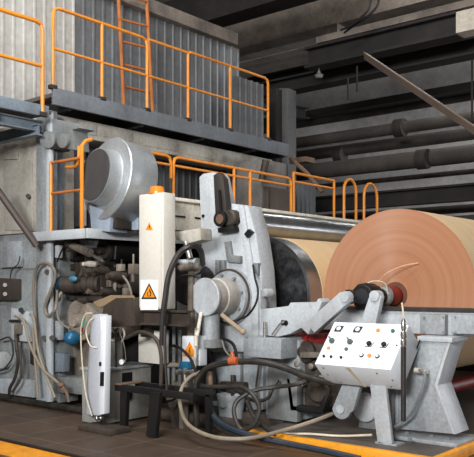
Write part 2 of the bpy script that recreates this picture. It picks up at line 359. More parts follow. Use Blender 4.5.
# ------------------------------------------------------------ fan
f = thing('exhaust_fan', 'large round galvanised fan with dark mesh face on the middle platform', 'fan')
fc = at(106.5, 178.5, 6.12); fd = V((.13, .975, -.16)).normalized()
MB().lathe(fc, fd, [(.0, .3), (0, .505), (.012, .515), (.39, .51), (.405, .5), (.405, .1)], 48).build('casing', GALV, f)
MB().lathe(fc, -fd, [(-.02, .40), (.004, .40), (.006, .36), (.03, .345), (.15, .335), (.17, .335), (.17, .31), (-.02, .3)], 40).build('inlet_cone', GALV, f)
grl = MB().lathe(fc-fd*.15, -fd, [(0, .32), (.03, .32), (.03, .01)], 40).build('mesh_guard', MESHM, f)
gm = MB(); sx = fd.cross(U).normalized(); sz = sx.cross(fd)
for k in range(-14, 15):
    x = k*.021; hh = math.sqrt(max(.31**2-x*x, 0)); c_ = fc-fd*.182+sx*x
    gm.cyl(c_-sz*hh, c_+sz*hh, .0035, n=5)
gm.build('mesh_wires', DARK, grl)
ext([(89, 205), (111, 212), (109, 232), (91, 230)], 6.05, .3).build('support_leg', mat('pale_blue_paint', (150, 164, 180), .5, 0, .3, (110, 110, 110), 4), f, .01)
ext([(131, 214), (138, 212), (138, 230), (131, 230)], 6.35, .12).build('support_leg', MATS['pale_blue_paint'], f, .01)
MB().box((-7.45, 6.1, 2.28), (-6.95, 6.5, 2.42)).build('mounting_frame', DARK, f, .01)
fin(f)
# ------------------------------------------------------------ press section (left foreground)
PB = mat('press_frame_paint', (132, 138, 140), .5, 0, .75, (78, 70, 62), 3.4, fine=.18)
h = thing('press_machine', 'tall blue-grey side frame of the press at far left, standing on the floor', 'machine frame')
ext([(-40, 232), (38, 232), (38, 395), (-40, 382)], 6.1, .5).build('front_plate', PB, h, .01)
ext([(5, 242), (24, 241), (24, 267), (5, 268)], 6.1, -.08).build('relay_box', GREY, h, .01)
ext([(50, 232), (60, 236), (58, 260), (62, 300), (58, 330), (60, 403), (50, 402)], 6.12, .3).build('inner_post', GREYD, h, .01)
ext([(60, 345), (64, 330), (82, 330), (95, 345), (100, 372), (98, 395), (60, 395)], 6.35, .2).build('side_bracket', GRIME, h, .01)
ext([(-40, 376), (34, 380), (34, 398), (-40, 388)], 6.0, .1).build('lower_step', GREY, h, .01)
ext([(46, 375), (92, 380), (92, 396), (46, 392)], 6.1, .3).build('base_block', GREYD, h, .02)
for (x0_, y0_, x1_, y1_) in ((-40, 303, 10, 305), (-40, 340, 36, 341.5), (-40, 268, 36, 269)):
    ext([(x0_, y0_), (x1_, y0_), (x1_, y1_), (x0_, y1_)], 6.085, .03).build('seam_rib', GREYD, h)
ext([(30, 350), (35, 350), (35, 366), (30, 364)], 6.05, .06).build('hinge', DARK, h, .004)
ext([(51, 245), (59, 245), (59, 258), (51, 258)], 6.05, .06).build('lug_plate', GREYL, h, .006)
ext([(50, 280), (57, 284), (57, 300), (50, 302)], 6.05, .06).build('lug_plate', GRIME, h, .006)
ext([(50, 320), (60, 322), (60, 340), (50, 340)], 6.05, .06).build('lug_plate', GREY, h, .006)
ext([(50, 352), (64, 354), (63, 372), (50, 372)], 6.05, .1).build('lug_plate', BLUEG, h, .006)
MB().cyl(at(3, 360, 6.1), at(3, 360, 6.0), .12).build('round_boss', PB, h, .01)
for (x, y) in ((47, 272), (48, 300), (52, 338), (44, 338)):
    MB().cyl(at(x, y, 6.0), at(x, y, 5.93), .035, n=12).build('bolt_head', DARK, h)
fin(h)
sk = MB().tube([V((-11, 6.0, .05)), V((-6.9, 6.0, .05))], .045, 10, smooth=False)
solo(sk, 'floor_conduit', RUBBERD, 'ribbed dark conduit running along the foot of the press frame', 'conduit')
b = thing('junction_box', 'small dark brown box with two round dials at the left edge', 'box')
ext([(0-6, 278), (14, 279), (14, 300), (-6, 300)], 5.98, .13).build('case', DBROWN, b, .01)
for y in (285, 294): MB().cyl(at(5, y, 5.98), at(5, y, 5.95), .028, n=14).build('dial', GREY, b)
fin(b)
b = thing('valve_block', 'small hydraulic valve block with fittings on the press frame', 'valve')
ext([(11, 308), (12, 308), (28, 312), (28, 342), (11, 340)], 6.0, .1).build('backing_plate', GREYL, b, .004)
MB().cyl(at(21, 310, 5.99), at(21, 310, 5.92), .035, n=14).build('gauge', BLACK, b)
MB().box(tuple(at(14, 334, 5.9)), tuple(at(23, 324, 6.0))).build('valve_body', GRIME, b, .006)
MB().cyl(at(10, 321, 5.94), at(19, 321, 5.94), .02, n=10).build('fitting', DARK, b)
MB().cyl(at(16, 334, 5.94), at(17, 352, 5.94), .025, n=10).build('fitting', DARK, b)
fin(b)
hose('drain_hose', [(17, 350, 5.92), (18, 362, 5.9), (15, 378, 5.9), (10, 388, 5.88), (9, 397, 5.9)], .022, RUBBER, 'black hose hanging from the valve block to the floor')
hose('drain_hose', [(19, 345, 5.9), (21, 365, 5.88), (20, 380, 5.88), (12, 392, 5.87)], .016, DBROWN, 'thin brown hose beside the black one under the valve block')
hose('cable_loop', [(36, 330, 5.93), (34, 300, 5.92), (34, 280, 5.92), (38, 266, 5.9), (46, 263, 5.9), (53, 268, 5.9), (55, 278, 5.92), (48, 298, 5.9), (45, 308, 5.9), (48, 316, 5.9), (55, 310, 5.9), (57, 300, 5.95), (62, 292, 6.0)], .022, GHOSE, 'fat grey cable looped up and over the corner column of the press')
hose('cable', [(57, 290, 5.93), (57, 310, 5.92), (60, 322, 5.9), (70, 329, 5.92)], .015, GHOSE, 'short grey cable sagging below the dark glossy motor end')
hose('cable', [(15, 316, 5.9), (24, 322, 5.88), (30, 345, 5.87), (42, 368, 5.85), (55, 380, 5.85), (64, 388, 5.84)], .018, TANH, 'beige hose slanting from the valve block down to the floor')
hose('cable', [(30, 314, 5.88), (34, 320, 5.87), (38, 350, 5.86), (46, 375, 5.85), (55, 398, 5.84)], .018, TANH, 'second beige hose curving down behind the slanting one')
hose('cable', [(33, 330, 5.87), (35, 360, 5.86), (38, 396, 5.86)], .016, TANH, 'straight beige hose dropping along the corner column')
hose('cable', [(0, 340, 5.97), (10, 338, 5.95), (13, 355, 5.95), (5, 368, 5.95), (-4, 372, 5.97)], .012, DARK, 'thin black cable curling round the left edge boss')
hose('cable', [(10, 279, 5.97), (12, 270, 5.97), (18, 264, 5.97), (20, 256, 5.97)], .008, DARK, 'thin black wire from the dial box up to the relay box')
solo(MB().tube([at(60, 388, 5.83), at(66, 392, 5.83), at(69, 402, 5.83)], .02).ball(at(61, 385, 5.83), .05, sq=(1, 1, .7)), 'rusty_coupling', RUST, 'rust-orange hose coupling lying at the foot of the press', 'coupling')
solo(MB().cyl(at(-8, 182, 5.4), at(37, 246, 5.85), .045, n=14), 'diagonal_brace', mat('brace_brown', (74, 64, 60), .5, 0, .4, (40, 36, 34), 4), 'dark brown diagonal brace pole crossing the housing door at left', 'brace')

# dark interior and rolls of the press
solo(MB().box((-9.4, 7.3, 0), (-7.3, 7.5, 2.15)), 'shade_backdrop', BEAMD, 'dark bulkhead deep inside the press section behind the motors', 'backdrop')  # dark sheet standing in for the shade inside the press cavity
solo(MB().box((-7.3, 8.2, 0), (-6.5, 8.3, 2.15)), 'shade_backdrop', BEAMD, 'dark bulkhead behind the white cabinet, deep in the machine', 'backdrop')  # second dark sheet, gives the shade deeper behind the cabinet
def press_roll(px, py, Y, r, L, mbody, mend, lab, cat='roller'):
    t = thing('press_roll', lab, cat); c = at(px, py, Y)
    MB().lathe(c, (0, 1, 0), [(0, r*.7), (0, r*.97), (.02, r), (L, r), (L, r*.9)], 40).build('shell', mbody, t)
    MB().lathe(c, (0, -1, 0), [(-.01, r*.75), (.03, r*.7), (.03, r*.35), (.1, r*.3), (.1, r*.1)], 30).build('end_cap', mend, t)
    return fin(t)
press_roll(105, 250, 6.4, .17, 1.7, BLACK, DARK, 'long black roller right under the fan platform')
DUSTY = mat('dusty_disc', (146, 136, 124), .6, 0, .75, (74, 64, 56), 4, streak=False, fine=.2)
press_roll(79, 320, 6.22, .27, .9, DUSTY, DUSTY, 'greasy grey-brown disc of the lower press roll')
press_roll(120, 285, 6.5, .2, 1.5, DARK, GRIME, 'dark roller in the press gap behind the white cabinet')
press_roll(75, 268, 6.4, .16, .8, GRIME, DBROWN, 'greasy upper roller bearing over the glossy motor end')
m = thing('drive_motor', 'grimy horizontal drive motor with a glossy dark teal end in the press', 'motor')
c = at(62, 284, 6.05)
MB().lathe(c, V((.9, .35, 0)), [(-.0, .08), (.02, .1), (.1, .105), (.55, .1), (.55, .04)], 24).build('motor_body', DBROWN, m)
MB().ball(c, .105).build('end_cap', TEAL, m)
MB().ball(at(73, 279, 5.98), .04, sq=(2, 1, 1)).build('blue_label', mat('faded_blue', (60, 120, 150), .5), m)
for k in range(4): MB().lathe(c+V((.9, .35, 0)).normalized()*(.2+k*.09), V((.9, .35, 0)), [(0, .112), (.03, .112)], 24).build('cooling_ring', DARK, m)
fin(m)
m = thing('pneumatic_cylinder', 'grimy slanted actuator cylinder over the press rolls', 'actuator')
MB().cyl(at(68, 243, 6.1), at(90, 253, 6.1), .055, n=16).build('barrel', GRIME, m)
MB().cyl(at(88, 252, 6.1), at(104, 262, 6.1), .02, n=10).build('piston_rod', CHROME, m)
MB().box(tuple(at(66, 252, 6.05)), tuple(at(76, 240, 6.2))).build('mounting_block', DBROWN, m, .01)
fin(m)
solo(MB().ball(at(72, 338, 6.1), .092, sq=(1, 1.2, 1)).cyl(at(72, 338, 6.1), at(72, 338, 6.25), .085), 'motor_end', BLUE, 'bright blue rounded motor end low in the press section', 'motor')
bits = thing('bearing_cluster', 'greasy cluster of bearings and fittings in the middle of the press gap', 'bearing')
for (x, y, r_, mm) in ((92, 282, .05, GRIME), (92, 291, .06, GRIME), (98, 270, .05, DBROWN), (88, 264, .04, CREAM), (106, 292, .05, DARK), (112, 276, .06, DBROWN), (100, 300, .04, DARK), (84, 300, .05, DBROWN)):
    c = at(x, y, 6.2); MB().lathe(c, (0, -1, 0), [(-.2, r_), (0, r_), (.03, r_*.7), (.08, r_*.6), (.08, .005)], 16).build('bearing', mm, bits)
MB().box(tuple(at(60, 300, 6.2)), tuple(at(114, 296, 6.4))).build('rack_bar', DARK, bits)
MB().box(tuple(at(85, 268, 6.25)), tuple(at(89, 252, 6.3))).build('upright', DBROWN, bits)
MB().box(tuple(at(100, 290, 6.25)), tuple(at(116, 262, 6.5))).build('housing', DARK, bits, .02)
for k in range(16):
    x = random.uniform(64, 128); y = random.uniform(256, 302); Yk = random.uniform(6.25, 6.45)
    p0 = at(x, y, Yk); dd = random.choice([V((.25, 0, .02)), V((.12, 0, .1)), V((.02, 0, .16)), V((.2, 0, -.06))])
    MB().cyl(p0, p0+dd, random.uniform(.012, .03), n=10).build('pipe_stub', random.choice([DARK, DBROWN, GRIME, GRIME, DUSTY, BLACK]), bits)
for (x, y) in ((70, 256), (84, 276), (96, 262), (108, 284), (118, 268), (124, 292)):
    a_ = at(x, y, 6.3); MB().box((a_.x-.04, a_.y, a_.z-.04), (a_.x+.05, a_.y+.08, a_.z+.05)).build('valve_housing', random.choice([DBROWN, GRIME, DUSTY]), bits, .01)
fin(bits)
solo(MB().cyl(at(133.5, 254, 5.95), at(133.5, 274, 5.95), .014, n=10).box(tuple(at(128, 274, 5.9)), tuple(at(140, 264, 6.0))).cyl(at(133, 268, 5.93), at(133, 282, 5.93), .025, n=12), 'clamp_bolt', GRIME, 'dirty clamp with an upright bolt left of the white cabinet', 'clamp', bevel=.004)
hose('cable', [(123, 276, 5.95), (128, 283, 5.93), (131, 292, 5.93), (132, 300, 5.95)], .014, GHOSE, 'short pale cable curving under the clamp bolt')
hose('cable', [(57, 262, 6.0), (62, 250, 6.0), (68, 242, 5.98), (74, 241, 5.98)], .01, BLACK, 'thin black wire curving up to the slanted actuator')

# wedge shaped guard + beam + white cabinet
g = thing('wedge_guard', 'brown wedge-shaped guard box with a dusty tan top', 'guard')
ext([(104, 305), (116, 297.5), (134, 297.5), (135, 326), (99, 328)], 5.82, .3).build('body', DBROWN, g, .008)
MB().prism([at(93, 303, 5.95), at(111, 296, 5.95), at(134, 296.5, 5.95), at(135, 299, 5.82), at(116, 298.5, 5.82), at(104, 306, 5.82), at(98, 308, 5.86)], (0, 0, .012)).build('dusty_top', TAN, g)
fin(g)
g = thing('cross_beam', 'horizontal grimy brown beam carrying the white warning-stickered cabinet', 'beam')
ibeam(MB(), at(133, 309, 5.97), V((at(190, 309, 5.97).x, 5.97, at(133, 309, 5.97).z)), .17, .14).build('beam', DBROWN, g)
MB().box((at(150, 335, 6.2).x, 6.05, 1.0), (at(154, 320, 6.2).x, 6.2, 1.2)).build('hanger', DARK, g)
fin(g)
wc = thing('electrical_cabinet', 'tall narrow white cabinet with orange beacon and flame warning stickers', 'cabinet')
x0 = at(139, 250, 5.9).x; x1 = at(163.5, 250, 5.9).x; zt = at(150, 193.5, 5.9).z; zb = at(150, 309, 5.9).z
MB().box((x0, 5.9, zb), (x1, 6.09, zt)).build('cabinet_body', OFFW, wc, .012)
MB().box((x0+.015, 5.888, zb+.015), (x1-.03, 5.9, zt-.02)).build('door', OFFW, wc, .006)
bc = V((x0+.2, 5.99, zt))
MB().lathe(bc, U, [(0, .1), (.02, .1), (.02, .085), (.075, .075), (.085, .06), (.085, .01)], 24).build('beacon_lamp', mat('orange_lens', (226, 130, 40), .25, 0, .2, (150, 80, 30), 9), wc)
def triangle_sign(px, py, h, Y, root, flame=False, board=None):
    k = 1.0
    if board:
        bd = ext([(board[0], board[1]), (board[2], board[1]), (board[2], board[3]), (board[0], board[3])], Y-.003, .004).build('sticker_plate', SIGNW, root)
        Y -= .003; par = bd
    else: par = root
    w_ = h*.98
    ext([(px-w_/2, py+h/2), (px+w_/2, py+h/2), (px, py-h/2)], Y-.003, .003).build('triangle_edge', SIGNK if board else SIGNO, par)
    ext([(px-w_*.36, py+h*.40), (px+w_*.36, py+h*.40), (px, py-h*.33)], Y-.006, .003).build('triangle_fill', SIGNO, par)
    if flame:
        ext([(px-1.6, py+h*.33), (px+1.6, py+h*.33), (px+2.2, py+h*.12), (px+.5, py-h*.14), (px-.2, py+h*.05), (px-1.8, py+h*.1)], Y-.009, .003).build('flame_mark', SIGNW if False else SIGNK, par)
        ext([(px-.8, py+h*.3), (px+.8, py+h*.3), (px+1.2, py+h*.15), (px+.1, py+h*.02), (px-1, py+h*.14)], Y-.011, .003).build('flame_core', SIGNO, par)
    else:
        ext([(px+.2, py-h*.12), (px+.7, py-h*.12), (px+.1, py+h*.1), (px+.9, py+h*.1), (px-.3, py+h*.34), (px+.1, py+h*.16), (px-.8, py+h*.16)], Y-.009, .003).build('bolt_mark', SIGNK, par)
triangle_sign(149.2, 226, 7.5, 5.888, wc)
triangle_sign(149, 291, 16, 5.888, wc, True, (140.5, 280, 158, 310))
fin(wc)
solo(MB().box((at(138, 350, 6.2).x, 6.2, .68), (at(160, 350, 6.2).x, 6.35, 1.06)), 'small_white_cabinet', OFFW, 'small square off-white cabinet under the brown cross beam', 'cabinet', bevel=.015)

# cream beam with slots
cb = thing('cream_box_beam', 'long stained cream box beam with slots running back above the steel roller', 'beam')
z0, z1 = 2.25, 2.63
MB().box((-6.62, 6.2, z0), (-6.3, 13.0, z1)).build('beam_body', CREAM, cb, .01)
for (xa, ya, xb, yb) in ((173, 215, 185, 217), (195, 217, 201, 218.5)):
    a = atx(xa, ya, -6.3); b = atx(xb, yb, -6.3); MB().box((-6.302, a.y, b.z-.01), (-6.292, b.y, a.z)).build('slot', BLACK, cb)
MB().box((-6.3, 6.2, z1-.04), (-6.24, 13.0, z1)).build('top_flange', CREAM, cb, .005)
fin(cb)
st = thing('stanchion_assembly', 'grimy posts and clamps between the white cabinet and the grey winder frame', 'stanchion')
ext([(188, 262), (192, 262), (192, 345), (187, 345)], 6.3, .1).build('post', GRIME, st, .006)
ext([(192.5, 258), (196, 258), (197, 345), (192.5, 345)], 6.35, .08).build('post', GREYD, st, .006)
MB().cyl(at(186, 242, 6.3), at(190, 258, 6.3), .035, n=12).build('joint', CHROME, st)
MB().cyl(at(180, 268, 6.25), at(200, 266, 6.3), .04, n=14).build('clamp', GRIME, st)
MB().cyl(at(178, 262, 6.3), at(196, 262, 6.35), .03, n=14).build('clamp', GREYL, st)
ext([(174, 232), (200, 228), (201, 240), (190, 243), (176, 240)], 6.3, .2).build('head_casting', HOOD, st, .01)
MB().lathe(at(184, 285, 6.5), (0, 1, 0), [(0, .22), (.05, .24), (.3, .24)], 30).build('hand_wheel', DARK, st)
fin(st)
hose('air_hose', [(162, 345, 5.8), (163, 320, 5.78), (165, 300, 5.78), (169, 275, 5.8), (178, 255, 5.85), (188, 247, 5.9), (196, 246, 6.0), (201, 252, 6.1), (203, 264, 6.3)], .032, RUBBER, 'thick black hose arching over beside the white cabinet')
hose('air_hose', [(178, 300, 6.2), (176, 285, 6.2), (182, 276, 6.2), (198, 274, 6.3), (205, 268, 6.45)], .012, BLACK, 'thin black hose looping behind the grimy posts')

# ------------------------------------------------------------ lower left group
g = thing('guard_panel', 'tall narrow glossy white-grey guard trough standing upright on a dark slab', 'guard panel')
PW = mat('glossy_pale_panel', (184, 189, 198), .25, .1, .15, (150, 150, 155), 4, fine=.03)
mbp = MB(); top = [(91, 317), (93, 314.5), (100, 314), (101, 318)]; bot = [(84.5, 413), (87, 415), (98, 416), (99, 414)]
a = [at(x, y, 5.46+(.05 if i in (0,) else 0)) for i, (x, y) in enumerate(top)]; b = [at(x, y, 5.46+(.05 if i in (0,) else 0)) for i, (x, y) in enumerate(bot)]
n = 4
mbp.add([*a, *b, *[p+V((0, .12, 0)) for p in a], *[p+V((0, .12, 0)) for p in b]],
    [(i, i+1, i+5, i+4) for i in range(3)]+[(8+i, 8+i+4, 8+i+5, 8+i+1) for i in range(3)]+[(0, 4, 12, 8), (3, 11, 15, 7), (0, 8, 9, 1), (1, 9, 10, 2), (2, 10, 11, 3), (4, 5, 13, 12), (5, 6, 14, 13), (6, 7, 15, 14)])
mbp.build('trough', PW, g, .012, seg=3)
ext([(101, 315.5), (106, 315.5), (104, 414), (99, 415)], 5.45, .08).build('edge_flange', WHITE, g, .004)
ext([(100.2, 372), (103.6, 372), (103.2, 386), (99.8, 386)], 5.44, .01).build('handle_slot', BLACK, g)
ext([(99, 362), (100.8, 362), (100.8, 366), (99, 366)], 5.44, .01).build('small_slot', BLACK, g)
MB().ball(at(97, 418, 5.5), .03).ball(at(101, 418, 5.5), .025).build('foot_fitting', CHROME, g)
fin(g)
solo(MB().box((at(79, 425, 5.35).x, 5.33, 0), (at(112, 425, 5.35).x, 5.62, .06)), 'base_slab', DBROWN, 'dark flat slab on the floor under the white guard trough', 'slab', bevel=.01)
for k, (pts, mm, lb) in enumerate((([(92, 313, 5.42), (85, 315, 5.4), (81, 330, 5.4), (82, 360, 5.4), (86, 395, 5.4), (92, 416, 5.42)], WIRE, 'cream wire hanging down the left side of the white guard trough'),
        ([(93, 318, 5.42), (89, 322, 5.4), (86, 332, 5.4), (90, 345, 5.4), (97, 348, 5.44)], WIRE, 'short cream wire loop at the top of the white guard trough'))):
    hose('wire', pts, .008, mm, lb, 'wire', n=6)
solo(MB().cyl(at(84, 318, 5.41), at(83, 327, 5.41), .012, n=8), 'wire_splice', mat('wire_green', (40, 140, 120), .5), 'tiny green wire splice beside the top of the white trough', 'wire splice')
solo(MB().cyl(at(82.5, 327, 5.41), at(82, 332, 5.41), .012, n=8), 'wire_splice', RED, 'tiny red wire splice just below the green one', 'wire splice')
c = thing('floor_cabinet', 'low grey steel cabinet with a dark slot behind the black bench', 'cabinet')
MB().box((-7.0, 5.62, .02), (-6.66, 6.4, .62)).build('body', mat('cabinet_grey', (146, 147, 142), .5, 0, .6, (96, 80, 66), 4), c, .01)
MB().box((-7.02, 5.6, .62), (-6.64, 6.42, .65)).build('top_plate', GREY, c, .004)
a = atx(122, 373, -6.66); b = atx(132, 381, -6.66); MB().box((-6.665, a.y, b.z), (-6.655, b.y, a.z)).build('slot', BLACK, c)
MB().lathe(atx(127, 395, -6.66), (1, 0, 0), [(-.01, .06), (.03, .06), (.03, .01)], 20).build('round_knob', BLACK, c)
fin(c)
j = thing('sight_glass', 'cloudy glass oiler jar with dial on top of the low grey cabinet', 'oiler')
ctr = V((-6.82, 5.95, .65))
MB().lathe(ctr, U, [(0, .1), (.02, .11), (.3, .11), (.34, .08)], 20).build('jar', GLASSJ, j)
MB().lathe(ctr+V((0, 0, .34)), U, [(0, .1), (.04, .1), (.05, .05)], 20).build('lid', DARK, j)
gg = MB().lathe(at(121.5, 362, 5.8), (.3, -1, 0), [(-.02, .04), (.02, .04), (.02, .005)], 18).build('dial_gauge', CHROME, j)
MB().lathe(at(121.5, 362, 5.77), (.3, -1, 0), [(.0, .03), (.004, .03), (.004, .005)], 18).build('dial_face', WHITE, gg)
for x in (-6.95, -6.69): MB().box((x, 5.85, .65), (x+.02, 5.87, 1.1)).build('frame_rod', DBROWN, j)
fin(j)
hose('hose', [(126, 338, 5.9), (140, 332, 5.85), (155, 338, 5.8), (161, 355, 5.78), (161, 385, 5.78)], .022, DBROWN, 'dark brown hose arching in front of the small white cabinet')
hose('hose', [(165, 326, 5.75), (165, 350, 5.72), (167, 390, 5.72)], .016, RUBBER, 'black hose dropping straight behind the black bench')
for k, (pp, lb) in enumerate((([(108, 330, 5.85), (112, 345, 5.82), (116, 365, 5.85)], 'hair-thin pale wire left of the oiler jar'), ([(118, 328, 5.85), (124, 345, 5.82), (126, 360, 5.85)], 'hair-thin pale wire crossing the oiler jar'))):
    hose('wire', pp, .005, GHOSE, lb, 'wire', n=5)
# white fins under wedge guard
for i, x in enumerate((108, 113, 118, 123)):
    solo(MB().tube([at(x, 328, 5.9), at(x+1.5, 335, 5.9), at(x-1, 342, 5.92)], .012, 6), 'loose_fitting', CREAM if i % 2 else GRIME, 'small pale fitting dangling under the wedge guard', 'fitting', 'fittings dangling under the wedge guard')

bn = thing('steel_bench', 'black angle-steel bench frame standing on the brown floor', 'bench')
zt = at(120, 384, 5.65).z
xa, xb = at(118, 390, 5.65).x, at(196, 390, 5.65).x
MB().box((xa, 5.6, zt-.07), (xb, 5.66, zt)).build('front_rail', BLACK, bn, .004)
MB().box((xa, 5.9, zt-.07), (xb, 5.96, zt)).build('rear_rail', BLACK, bn, .004)
MB().box((xa, 5.6, zt-.01), (xa+.1, 5.96, zt+.008)).build('end_plate', RUST, bn, .003)
MB().prism([at(120, 388, 5.6), at(127, 388, 5.6), at(125, 429, 5.62), at(119.5, 429, 5.62)], (0, .05, 0)).build('leg', BLACK, bn)
MB().prism([at(150, 392, 5.57), at(160, 393, 5.57), at(155, 437, 5.53), at(146, 436, 5.53)], (0, .05, 0)).build('leg', BLACK, bn)
MB().box((xb-.1, 5.9, 0), (xb-.04, 5.95, zt-.05)).build('leg', BLACK, bn)
fin(bn)
solo(MB().cyl((-6.4, 6.3, .09), (-5.2, 6.3, .09), .07, n=14), 'floor_pipe', DBROWN, 'brown grimy pipe lying on the floor behind the black bench', 'pipe')
for x, r_, lb in ((172, .07, 'grimy round motor lying left behind the bench rail'), (180, .05, 'small grimy valve wheel behind the bench rail')):
    c_ = at(x, 402, 6.1); solo(MB().lathe(c_, (0, 1, 0), [(0, r_*.5), (0, r_), (.2, r_), (.22, r_*.6)], 20).box((c_.x-.03, 6.12, 0), (c_.x+.03, 6.2, c_.z)), 'floor_motor', GRIME, lb, 'motor')
gl = thing('lubrication_unit', 'greasy lubrication unit with pipes in the dark gap right of the small white cabinet', 'machine unit')
MB().box(tuple(at(165, 400, 6.5)), (at(186, 370, 6.5).x, 6.75, at(165, 352, 6.5).z)).build('tank', GRIME, gl, .02)
for (x, y0_, y1_) in ((168, 330, 400), (174, 326, 380), (180, 330, 395)):
    MB().cyl(at(x, y0_, 6.42), at(x, y1_, 6.42), .022, n=10).build('pipe', GREYD, gl)
MB().cyl(at(163, 365, 6.4), at(184, 365, 6.4), .03, n=12).build('manifold', DUSTY, gl)
fin(gl)
# low machine base behind
solo(MB().box((-6.6, 6.65, 0), (-6.12, 7.3, .85)), 'machine_plinth', mat('plinth_dark', (70, 66, 62), .6, 0, .6, (36, 32, 30), 4), 'dark grimy machine plinth between the low cabinet and the grey winder base', 'plinth', bevel=.02)
# sign board + regulator
s = thing('warning_box', 'small white box with an orange electrical warning triangle', 'box')
ext([(182, 336), (200, 336), (200, 366), (182, 365)], 6.25, .12).build('box_body', WHITE, s, .008)
triangle_sign(189.5, 349, 15, 6.25, s)
fin(s)
s = thing('air_regulator', 'air filter regulator with blue top and round gauges below the warning box', 'regulator')
ext([(179, 362), (188, 362), (188, 369), (179, 369)], 6.1, .08).build('blue_cap', BLUE, s, .006)
for x, y, r_ in ((177, 372, .028), (185, 371, .035), (192, 372, .03)):
    MB().lathe(at(x, y, 6.1), (0, -1, 0), [(-.05, r_), (.01, r_), (.012, r_*.8), (.012, .003)], 16).build('gauge', CHROME, s)
MB().cyl(at(185, 372, 6.15), at(186, 392, 6.15), .03, n=14).build('bowl', CHROME, s)
fin(s)
solo(MB().cyl(at(196, 328, 6.15), at(194, 400, 6.2), .015, n=10).cyl(at(196, 336, 6.13), at(196, 346, 6.13), .024, n=12).cyl(at(201, 313, 6.3), at(197, 336, 6.15), .022, n=12), 'air_pipe', CREAM, 'pale vertical air pipe with fittings in front of the warning box', 'pipe')

# ------------------------------------------------------------ winder frame, hub, drum
wf = thing('winder_machine', 'tall light-grey winder side frame with round hub housing', 'machine frame')
PY = 6.8
ext([(199, 177), (203, 173.5), (213, 172), (216, 176), (222, 204), (232, 203.5), (248, 205.5), (256, 235), (261, 270), (263, 300), (264, 352), (204, 352), (203, 290), (201, 240)], PY, .26).build('side_plate', GREYL, wf, .012)
ext([(238, 205), (243, 205), (258, 300), (258, 345), (252, 345), (250, 300)], PY-.03, .04).build('stiffener_rib', GREYL, wf, .006)
ext([(224, 242), (229, 241), (231, 255), (240, 256), (240, 263), (227, 262)], PY-.05, .06).build('latch_bracket', GREYD, wf, .004)
ext([(215, 260), (219, 260), (219, 273), (215, 273)], PY-.05, .06).build('eye_lug', GREYD, wf, .004)
ext([(221, 260), (224, 260), (224, 273), (221, 273)], PY-.05, .06).build('eye_lug', GREYD, wf, .004)
ext([(244, 234), (248, 229), (252, 232), (247, 238)], PY-.05, .06).build('rubber_pad', BLACK, wf)
ext([(253, 263), (258, 263), (258, 275), (253, 272)], PY-.04, .05).build('window_slot', GREYD, wf)
c = at(240, 297, PY)
hub = at(231.5, 296.5, PY)
MB().lathe(hub, (0, -1, 0), [(0, .33), (.05, .33), (.06, .3), (.1, .29), (.1, .2)], 48).build('hub_flange', GREY, wf)
fl = MB().lathe(hub+V((0, -.05, 0)), (0, -1, 0), [(0, .325), (.015, .325), (.015, .3)], 48).build('seal_ring', DBROWN, wf)
hb = MB().lathe(hub+V((0, -.08, 0)), (0, -1, 0), [(0, .22), (.02, .225), (.2, .215), (.21, .2), (.35, .2)], 40).build('hub_barrel', mat('stained_hub', (166, 164, 158), .5, 0, .75, (116, 88, 62), 5), wf)
MB().lathe(hub+V((0, -.43, 0)), (0, -1, 0), [(0, .21), (.01, .216), (.035, .216), (.045, .205), (.045, .01)], 40).build('hub_cover', GREYL, hb)
for k in range(8):
    a_ = k*math.pi/4+.2; MB().cyl(hub+V((.25*math.cos(a_), -.13, .25*math.sin(a_))), hub+V((.25*math.cos(a_), -.09, .25*math.sin(a_))), .018, n=6).build('flange_bolt', GREYD, wf)
MB().lathe(at(211, 345, 6.45), U, [(0, .1), (.02, .13), (.05, .13), (.06, .1), (.36, .1)], 24).build('drop_leg', GREY, wf)
MB().cyl(at(211, 347, 6.45), at(211, 339, 6.45), .145, n=24).build('leg_flange', GREYD, wf)
MB().tube([at(222, 315, 6.4), at(243, 332, 6.35)], .026, smooth=False).ball(at(243, 332, 6.35), .032).build('hand_lever', mat('tan_handle', (160, 142, 118), .6), wf)
fin(wf)
bt = thing('belt_tensioner', 'black belt tensioner arm with round pulley near the top of the winder frame', 'tensioner')
ext([(213, 175), (218, 172), (223, 178), (226, 205), (226, 214), (215, 214)], 6.68, .1).build('arm', DARK, bt, .012)
ext([(218, 190), (220, 190), (222, 212), (219.5, 212)], 6.66, .03).build('arm_rib', BLACK, bt)
MB().lathe(at(221, 219, 6.66), (0, -1, 0), [(-.08, .085), (.0, .09), (.03, .09), (.035, .07), (.035, .01)], 28).build('pulley', BLACK, bt)
MB().lathe(at(220, 219, 6.62), (0, -1, 0), [(0, .055), (.01, .055), (.01, .01)], 28).build('pulley_cap', RUST, bt)
MB().lathe(at(229, 218, 6.7), (0, -1, 0), [(-.1, .1), (.0, .1), (.02, .08), (.02, .01)], 28).build('rear_pulley', DARK, bt)
ext([(217, 228), (233, 225), (234, 231), (218, 233)], 6.68, .1).build('foot', BLACK, bt, .01)
MB().lathe(at(203.5, 216, 6.8), (0, -1, 0), [(0, .02), (.015, .02)], 12).build('set_screw', BLACK, bt)
fin(bt)
d = thing('winding_drum', 'big steel winding drum with dark face and bright rim, brown web on it', 'drum')
DC = V((-5.77, 7.4, 1.45)); DR = .745
MB().lathe(DC, (0, 1, 0), [(.0, DR*.95), (0, DR), (.28, DR)], 96).build('steel_rim', STEEL, d)
MB().lathe(DC+V((0, -.005, 0)), (0, 1, 0), [(.03, .1), (.0, .3), (.0, DR*.94), (.02, DR*.955)], 96).build('drum_face', DRUMF, d)
MB().lathe(DC+V((0, .26, 0)), (0, 1, 0), [(0, DR-.01), (0, DR+.004), (4.4, DR+.004), (4.4, DR-.01)], 96).build('paper_web', roll_mat('kraft_web', (206, 176, 136), (214, 184, 144), 0, .7), d)
